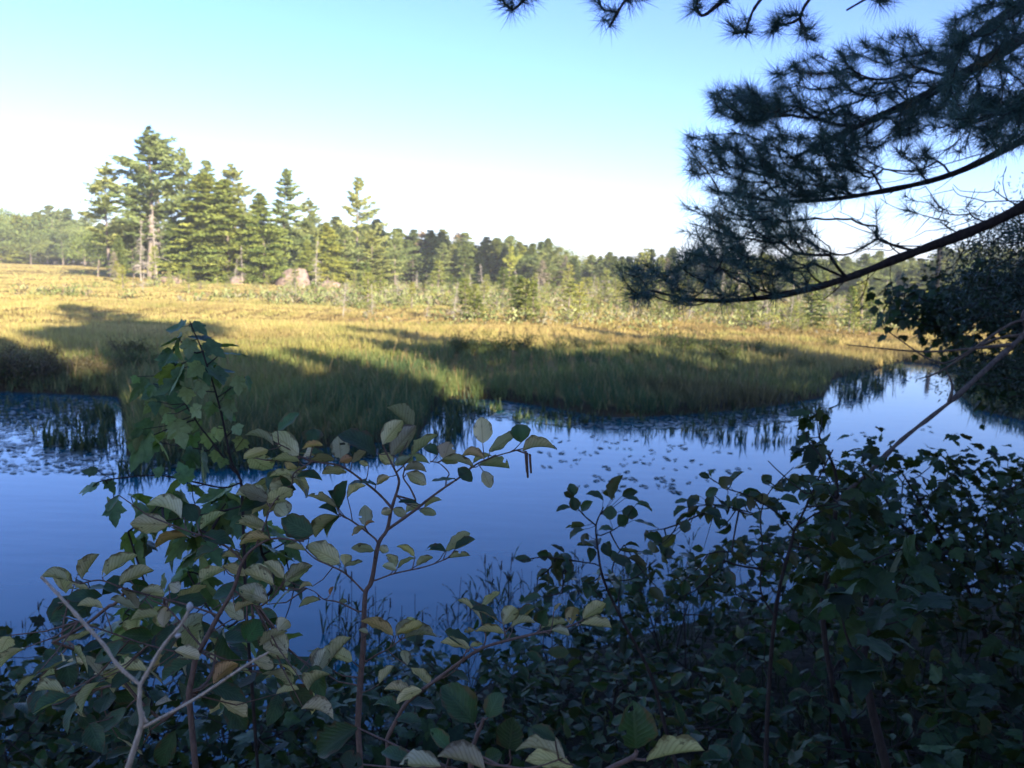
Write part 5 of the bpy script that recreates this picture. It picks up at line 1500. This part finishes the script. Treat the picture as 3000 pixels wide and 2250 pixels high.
# ------------------------------------------------------------------ overhanging pine at right
def near_pine():
    rng = np.random.default_rng(91)
    base = gb(4.35, 4.3); B = base
    root = thing('pine_tree_near', 'large pine at the right edge whose dark needled limbs hang into the picture', 'pine tree', tuple(base))
    H = 15.0
    tl = base + trunk_line(H, rng, .01, 16)
    mb = MB(); tube(mb, tl - B, .24, .05, 12, .05, rng)
    put('trunk', mb.mesh('trunk', M_DARK_BARK), root)
    def limb(poly_px, r0, r1, zones, tuft_len=(.06, .125), n_needle=60, bare=()):
        pts = smooth_line([P(*p) for p in poly_px], 6)
        j = np.argmin(np.linalg.norm(tl - pts[0], axis=1)); j = max(2, min(len(tl) - 2, j))
        t0 = tl[np.argmin(np.abs(tl[:, 2] - (pts[0][2] + .35)))]
        pts = np.vstack([smooth_line([t0, (t0 + pts[0]) / 2 + np.array([0, 0, .05]), pts[0]], 4)[:-1], pts])
        wm, nm = MB(), MB()
        tube(wm, pts - B, r0, r1, 8, .08, rng, power=.75)
        tg = []
        for poly, n, d0, d1 in zones:
            s = sample_poly(poly, n, rng)
            tg += [P(x, y, rng.uniform(d0, d1)) for x, y in s]
        nl_ = len(tg)
        for poly, n, d0, d1 in bare:
            s = sample_poly(poly, n, rng)
            tg += [P(x, y, rng.uniform(d0, d1)) for x, y in s]
        tg = np.array(tg)
        arr, pr, ids, n0 = grow(pts[6:], tg, .50, 3, .10, rng)
        ids = ids[:nl_]
        twig_mesh(wm, arr - B, pr, n0, .0014, .40, .011, 5)
        ends = arr[ids]; dirs = unit(ends - arr[pr[ids]])
        # clusters: needles radiate forward and outward along the last stretch of each twig
        for e, d, i in zip(ends, dirs, ids):
            m = int(n_needle * rng.uniform(.7, 1.3))
            back = rng.uniform(0, 1, (m, 1)) ** 1.3 * .07
            org = e - d * back
            nd = d * rng.uniform(.15, 1.0, (m, 1)) + rng.normal(size=(m, 3)) * .58
            c = np.array([.055, .110, .080]) * rng.uniform(.6, 1.6, (m, 1))
            if rng.random() < .02: c = np.array([.20, .15, .05]) * rng.uniform(.6, 1.2, (m, 1))
            needles(nm, org - B, nd, rng.uniform(*tuft_len, m), .0026, rng, c)
        o = put('limb', wm.mesh('limb', M_DARK_BARK), root)
        put('needles', nm.mesh('needles', M_NEEDLE, False), o)
    # lowest heavy limb
    limb([(3080, 560, 4.1), (2900, 655, 4.1), (2650, 750, 4.05), (2450, 825, 4.0), (2250, 870, 3.9), (2050, 880, 3.8), (1900, 850, 3.7)], .040, .005,
         [([(1790, 790), (1900, 740), (2050, 715), (2200, 780), (2380, 830), (2250, 885), (2000, 900), (1840, 880)], 92, 3.3, 4.3),
          ([(2020, 640), (2180, 610), (2350, 660), (2420, 760), (2300, 820), (2050, 760)], 80, 3.6, 4.2), ([(2000, 590), (2150, 575), (2350, 610), (2400, 700), (2150, 730), (1995, 690)], 55, 3.6, 4.3), ([(2400, 600), (2700, 560), (2900, 600), (2600, 720), (2420, 760)], 12, 3.8, 4.3)], bare=[([(2100, 700), (2400, 620), (2950, 480), (2980, 600), (2600, 740), (2200, 840)], 70, 3.7, 4.4), ([(2350, 870), (2900, 700), (2750, 820), (2500, 900)], 9, 3.9, 4.2)])
    # middle limb
    limb([(3080, 360, 4.4), (2950, 435, 4.4), (2760, 520, 4.35), (2500, 575, 4.3), (2300, 590, 4.2), (2150, 570, 4.1)], .034, .005,
         [([(2010, 400), (2100, 380), (2250, 400), (2400, 380), (2560, 420), (2480, 560), (2250, 620), (2120, 580), (2020, 520)], 250, 3.9, 4.6),
          ([(2560, 420), (2750, 430), (2700, 510), (2500, 560)], 22, 4.0, 4.6)], bare=[([(2300, 560), (2700, 440), (3050, 300), (3050, 420), (2700, 580), (2400, 640)], 45, 4.1, 4.7)])
    # upper limbs
    limb([(3080, 60, 4.6), (2900, 170, 4.6), (2750, 260, 4.5), (2600, 330, 4.45), (2450, 400, 4.4), (2330, 460, 4.3)], .05, .008,
         [([(2080, 270), (2200, 250), (2330, 180), (2480, 130), (2650, 90), (2800, 130), (2850, 250), (2700, 400), (2500, 460), (2300, 430), (2180, 370), (2090, 330)], 360, 4.0, 4.9),
          ([(2080, 270), (2200, 250), (2300, 320), (2180, 370)], 40, 4.0, 4.6)])
    limb([(3080, -60, 4.0), (2950, 40, 4.0), (2850, 110, 4.0), (2750, 190, 4.0)], .05, .008,
         [([(2780, 60), (2900, -20), (3080, -40), (3080, 330), (2900, 380), (2760, 330), (2740, 180)], 210, 3.5, 4.3)])
    limb([(3100, 250, 3.7), (3000, 300, 3.7), (2900, 340, 3.7), (2800, 380, 3.7)], .03, .006,
         [([(2720, 330), (3080, 230), (3080, 420), (2900, 440), (2750, 450)], 90, 3.4, 4.0)])
    # thin boughs hanging in from above the frame
    def hang(pts, tufts):
        line = smooth_line([P(*p) for p in pts], 6)
        wm, nm = MB(), MB()
        tube(wm, line - B, .010, .004, 6, .08, rng)
        tg = np.array([P(*t) for t in tufts])
        arr, pr, ids, n0 = grow(line, tg, .2, 3, .06, rng)
        twig_mesh(wm, arr - B, pr, n0, .0026, .4, .006, 5)
        for e, i in zip(arr[ids], ids):
            d = unit(e - arr[pr[i]])
            for rep in range(2):
                m = 46
                org = e - d * rng.uniform(0, 1, (m, 1)) * .05
                nd = d * rng.uniform(.1, .9, (m, 1)) + rng.normal(size=(m, 3)) * .5 + np.array([-.1, 0, .25])
                c = np.array([.055, .110, .080]) * rng.uniform(.6, 1.6, (m, 1))
                needles(nm, org - B, nd, rng.uniform(.07, .10, m), .0022, rng, c)
        o = put('limb', wm.mesh('limb', M_DARK_BARK), root)
        put('needles', nm.mesh('needles', M_NEEDLE, False), o)
    d = 3.3
    t0 = tl[-5]
    hang([(2700, -900, d + .6), (2300, -420, d + .3), (2000, -150, d), (1850, -20, d), (1800, 55, d), (1785, 80, d)], [(1770, 30, d), (1790, 75, d), (1850, 10, d), (1880, 0, d), (1740, 0, d), (1800, 50, d + .1), (1860, -10, d)])
    hang([(2300, -420, d + .3), (1900, -260, d), (1600, -80, d), (1530, 5, d), (1500, 30, d)], [(1480, 10, d), (1500, 35, d), (1540, 10, d), (1560, -5, d), (1470, -10, d)])
    hang([(2700, -600, d + .5), (2400, -200, d + .2), (2235, -10, d), (2195, 60, d), (2185, 110, d)], [(2150, 100, d), (2140, 70, d), (2200, 95, d), (2190, 80, d)])
    hang([(2300, -150, d + .1), (2120, 0, d), (2060, 45, d), (2040, 20, d)], [(2100, 20, d), (2110, -10, d), (2040, 10, d), (2030, 30, d), (2060, -10, d)])
    hang([(2700, -400, d + .5), (2500, -150, d + .2), (2370, 0, d), (2340, 55, d), (2290, 75, d)], [(2280, 60, d), (2270, 80, d), (2300, 45, d), (2330, 40, d), (2275, 70, d), (2260, 95, d), (2350, 95, d + .1), (2365, 110, d), (2375, 85, d + .1), (2390, 120, d)])
    hang([(2800, -300, d + .5), (2650, -100, d + .3), (2560, -20, d), (2480, 30, d)], [(2600, 0, d), (2620, -10, d), (2580, 15, d)])
    # upper crown, out of the picture, that shades the bank
    trunk_m, crown_m = conifer('pine', 10, 95, cb=.1, width=.32, whorl=.7, dens=2.2, droop=.02, gaps=.15, card=.35, pal='dark', ragged=.4, top_round=True)
    put('crown', crown_m, root, (tl[8] - B))
near_pine()

def dead_branch():
    rng = np.random.default_rng(97)
    root = bpy.data.objects['pine_tree_near']; root.name = 'pine_tree'
    base = np.array(root.location)
    tip = [(3120, 860, 3.6), (3000, 980, 3.5), (2880, 1090, 3.4), (2780, 1180, 3.3), (2640, 1290, 3.15), (2540, 1390, 3.05), (2470, 1450, 3.0), (2440, 1490, 2.98)]
    pts = [base + np.array([-.05, 0, 2.6])] + [P(*p) for p in tip]
    mb = MB(); tube(mb, smooth_line(pts, 6) - base, .013, .006, 8, .14, rng)
    o = put('dead_limb', mb.mesh('dead_limb', M_DEAD_NEAR), root)
    o['label'] = 'pale bare dead limb slanting down to the dark maples'
    for a in ([(3000, 980, 3.5), (2900, 1000, 3.6), (2750, 1090, 3.7), (2690, 1110, 3.75)], [(2960, 1010, 3.45), (2860, 1020, 3.5), (2700, 1030, 3.5), (2480, 1010, 3.5)], [(2780, 1180, 3.3), (2790, 1130, 3.3), (2770, 1080, 3.3)],
              [(3050, 930, 3.5), (2960, 950, 3.5), (2820, 1040, 3.5), (2740, 1060, 3.5), (2600, 970, 3.5)]):
        b = MB(); tube(b, smooth_line([P(*p) for p in a], 6) - base, .008, .002, 6, .08, rng)
        put('side_branch', b.mesh('side_branch', M_DEAD_NEAR), o)
dead_branch()

# ------------------------------------------------------------------ trees on the right bank
def right_bank():
    mass_plant('maple_tree', 'dark leafy maple reaching over the narrow water at the right edge', 'maple tree', gb(6.7, 9.0), [(3350, 1250, 9.0), (3280, 1000, 8.8), (3120, 900, 8.4), (2900, 900, 8.0)],
               [([(2700, 880), (2850, 800), (3100, 780), (3120, 1080), (2900, 960), (2760, 930)], 190, 7.2, 8.8), ([(2560, 880), (2640, 840), (2780, 900), (2850, 1010), (2680, 960)], 50, 7.2, 8.2),
                ([(2780, 1050), (3120, 1040), (3120, 1170), (2900, 1150)], 120, 7.5, 9.5)], (.06, .11), M_UNDER, M_DARK_BARK, 'maple', 101, r_tip=.003, per=7, spread=.22, droop=.8, stem_r=.11, width=.95, rmax=.05)
    # hemlock on the near bank, its trunk beyond the right edge, boughs reaching in over the water
    rng = np.random.default_rng(112)
    base = gb(6.6, 6.3); B = base
    root = thing('hemlock_tree', 'dark fine-needled hemlock whose boughs fill the right edge below the pine limb', 'hemlock tree', tuple(base))
    tl = base + trunk_line(9.0, rng, .01, 14)
    mb = MB(); tube(mb, tl - B, .16, .03, 10, .05, rng)
    put('trunk', mb.mesh('trunk', M_DARK_BARK), root)
    zones = [([(2770, 930), (2775, 780), (2830, 700), (2900, 640), (3120, 540), (3120, 720), (2900, 800), (2850, 900)], 66), ([(2850, 800), (3120, 700), (3120, 930), (2900, 960), (2800, 960)], 66),
             ([(2790, 1040), (3120, 1020), (3120, 1190), (2950, 1170), (2820, 1120)], 56), ([(3000, 560), (3300, 380), (3400, 900), (3100, 1000)], 60)]
    for k, (poly, n) in enumerate(zones):
        wm, cm = MB(), MB()
        tg = np.array([P(x, y, rng.uniform(6.4, 8.2)) for x, y in sample_poly(poly, n, rng)])
        cz = tg[:, 2].mean()
        t0 = tl[np.argmin(np.abs(tl[:, 2] - cz - .3))]
        e = tg[np.argmin(tg[:, 0])]
        line = smooth_line([t0, t0 * .6 + e * .4 + np.array([0, 0, .12]), t0 * .25 + e * .75 + np.array([0, 0, .08])], 6)
        arr, pr_, ids, n0 = grow(line, tg, .4, 2, .12, rng)
        tube(wm, line - B, .035, .010, 6, .08, rng)
        twig_mesh(wm, arr - B, pr_, n0, .0024, .4, .014, 5)
        for i in ids:
            p = arr[i]; d = unit(p - arr[pr_[i]]); d[2] -= .25; d = unit(d)
            m = 95
            f = rng.uniform(-.25, .30, (m, 1)); sd2 = rng.normal(size=(m, 3)) * np.array([.11, .11, .035])
            c = p + d * f + sd2
            cards(cm, c - B, d + rng.normal(size=(m, 3)) * .8, .045 * rng.uniform(.6, 1.4, m), .011, rng, np.array([.030, .055, .028]) * rng.uniform(.6, 1.6, (m, 1)))
        o = put('limb', wm.mesh('limb', M_DARK_BARK), root)
        put('needles', cm.mesh('needles', M_NEEDLE, False), o)
    # dark snag above the treeline
    b = ground_at(2738, 72)
    h = height_for(2738, 72, 728)
    r = np.random.default_rng(4); mb = MB(); tube(mb, trunk_line(h, r, .01), .22, .17, 8, .05, r)
    root = thing('dead_tree', 'dark broken trunk standing up left of the right bank hemlocks', 'dead tree', tuple(b))
    put('trunk', mb.mesh('trunk', M_BLACK_BARK), root)
    b2 = MB()
    for k in range(16):
        z = h * r.uniform(.45, .95); a = r.uniform(0, 6.28); L = r.uniform(.3, .9)
        tube(b2, [np.array([0, 0, z]), np.array([math.cos(a) * L, math.sin(a) * L, z - .1 * L])], .03, .012, 4, cap=False)
    put('branches', b2.mesh('branches', M_BLACK_BARK), root)
right_bank()

# ------------------------------------------------------------------ wood behind the viewer: it shades the bank and the near meadow
def wood_behind():
    rng = random.Random(17)
    hx = SUNDIR[:2] / np.linalg.norm(SUNDIR[:2])
    pa = [conifer('spruce', 14, 800 + s, cb=.04, width=.21, whorl=.6, dens=2.4, droop=.12, gaps=.05, card=.55, pal='spruce', ragged=.3) for s in range(2)]
    pc = [conifer('pine', 14, 840 + s, cb=.82, width=.17, whorl=.35, dens=3, droop=.05, gaps=.05, card=.45, pal='spruce', ragged=.3, top_round=True) for s in range(2)]
    pb = [broadleaf(14, 820 + s, 'broad', .30, .12, 5200, .42) for s in range(2)]
    edge = [(20, 1015, 14), (110, 1005, 14), (250, 958, 15), (360, 950, 14), (520, 962, 16), (640, 1045, 14), (760, 1048, 15), (880, 1062, 14), (1190, 1010, 14), (1330, 995, 15), (1460, 995, 14), (1590, 1002, 15), (1720, 1012, 14),
            (1850, 1003, 15), (1980, 997, 14), (2120, 995, 15), (2260, 1005, 14), (2400, 1012, 15), (2560, 1022, 14), (2720, 1010, 15), (2900, 1000, 14), (560, 1085, 14), (660, 1100, 15), (740, 1110, 14), (850, 1100, 14), (940, 1090, 15), (1040, 1110, 14), (1160, 1090, 15)]
    items = []
    def add(x, y, h, k, ws=1.0, tall=False):
        if y > -1.5 and x < .62 * y + 6: return
        m = pc[k % 2] if tall else ((pa + pb)[k % 4] if k % 3 else pa[k % 2])
        s = h / 14
        o = plant_tree('woodland_tree', None, 'tree', m, (x, y, GZ(x, y) - .05), (s * ws, s * ws, s), rng.uniform(0, 6.28), 'trees behind the viewer')
        items.append((o, x, '{}tree from left in the wood behind the viewer'))
    for k, (px, py, h) in enumerate(edge):
        q = G(px, py, .75)
        t = (h * rng.uniform(.9, 1.1) - .2) / math.tan(SUN_EL)
        add(q[0] + hx[0] * t, q[1] + hx[1] * t, h + .6, k, 1.0 if 200 < px < 600 else (.6 if px < 1000 else .8), 200 < px < 600)
    for k in range(20):
        q = np.array([rng.uniform(-14, 20), rng.uniform(4, 19)])
        h = rng.uniform(12, 15); t = h / math.tan(SUN_EL)
        add(q[0] + hx[0] * t, q[1] + hx[1] * t, h, k)
    for k, (dx, d) in enumerate(((0, 15), (1.5, 19), (-1.5, 22), (3, 25), (-3.5, 18), (5, 21))):      # close behind the overhanging pine
        add(2.8 + dx + hx[0] * d, 4.2 + hx[1] * d, 14, k)
    for k in range(10):
        add(rng.uniform(-6, 16), rng.uniform(-14, -4), rng.uniform(9, 13), k)
    label_row(items)
wood_behind()

# ------------------------------------------------------------------ air
def haze():  # volume added to brighten far trees, partly for the wash of lens glare
    m = bpy.data.materials.new('haze'); m.use_nodes = True
    nt = m.node_tree; nt.nodes.clear()
    out = nt.nodes.new('ShaderNodeOutputMaterial'); v = nt.nodes.new('ShaderNodeVolumePrincipled')
    v.inputs['Color'].default_value = (0.94, 0.95, 0.94, 1)
    v.inputs['Density'].default_value = 0.00055
    nt.links.new(v.outputs[0], out.inputs['Volume'])
    x, y0, y1, z0, z1 = 1900, -1900, 1900, -2.0, 48.0
    mb = MB()
    mb.add([(-x, y0, z0), (x, y0, z0), (x, y1, z0), (-x, y1, z0), (-x, y0, z1), (x, y0, z1), (x, y1, z1), (-x, y1, z1)],
           q=[[0, 3, 2, 1], [4, 5, 6, 7], [0, 1, 5, 4], [1, 2, 6, 5], [2, 3, 7, 6], [3, 0, 4, 7]])
    tag(put('haze', mb.mesh('haze', m, False)), 'thin bright haze added over the bog to lighten the far trees', 'haze', kind='stuff')
haze()
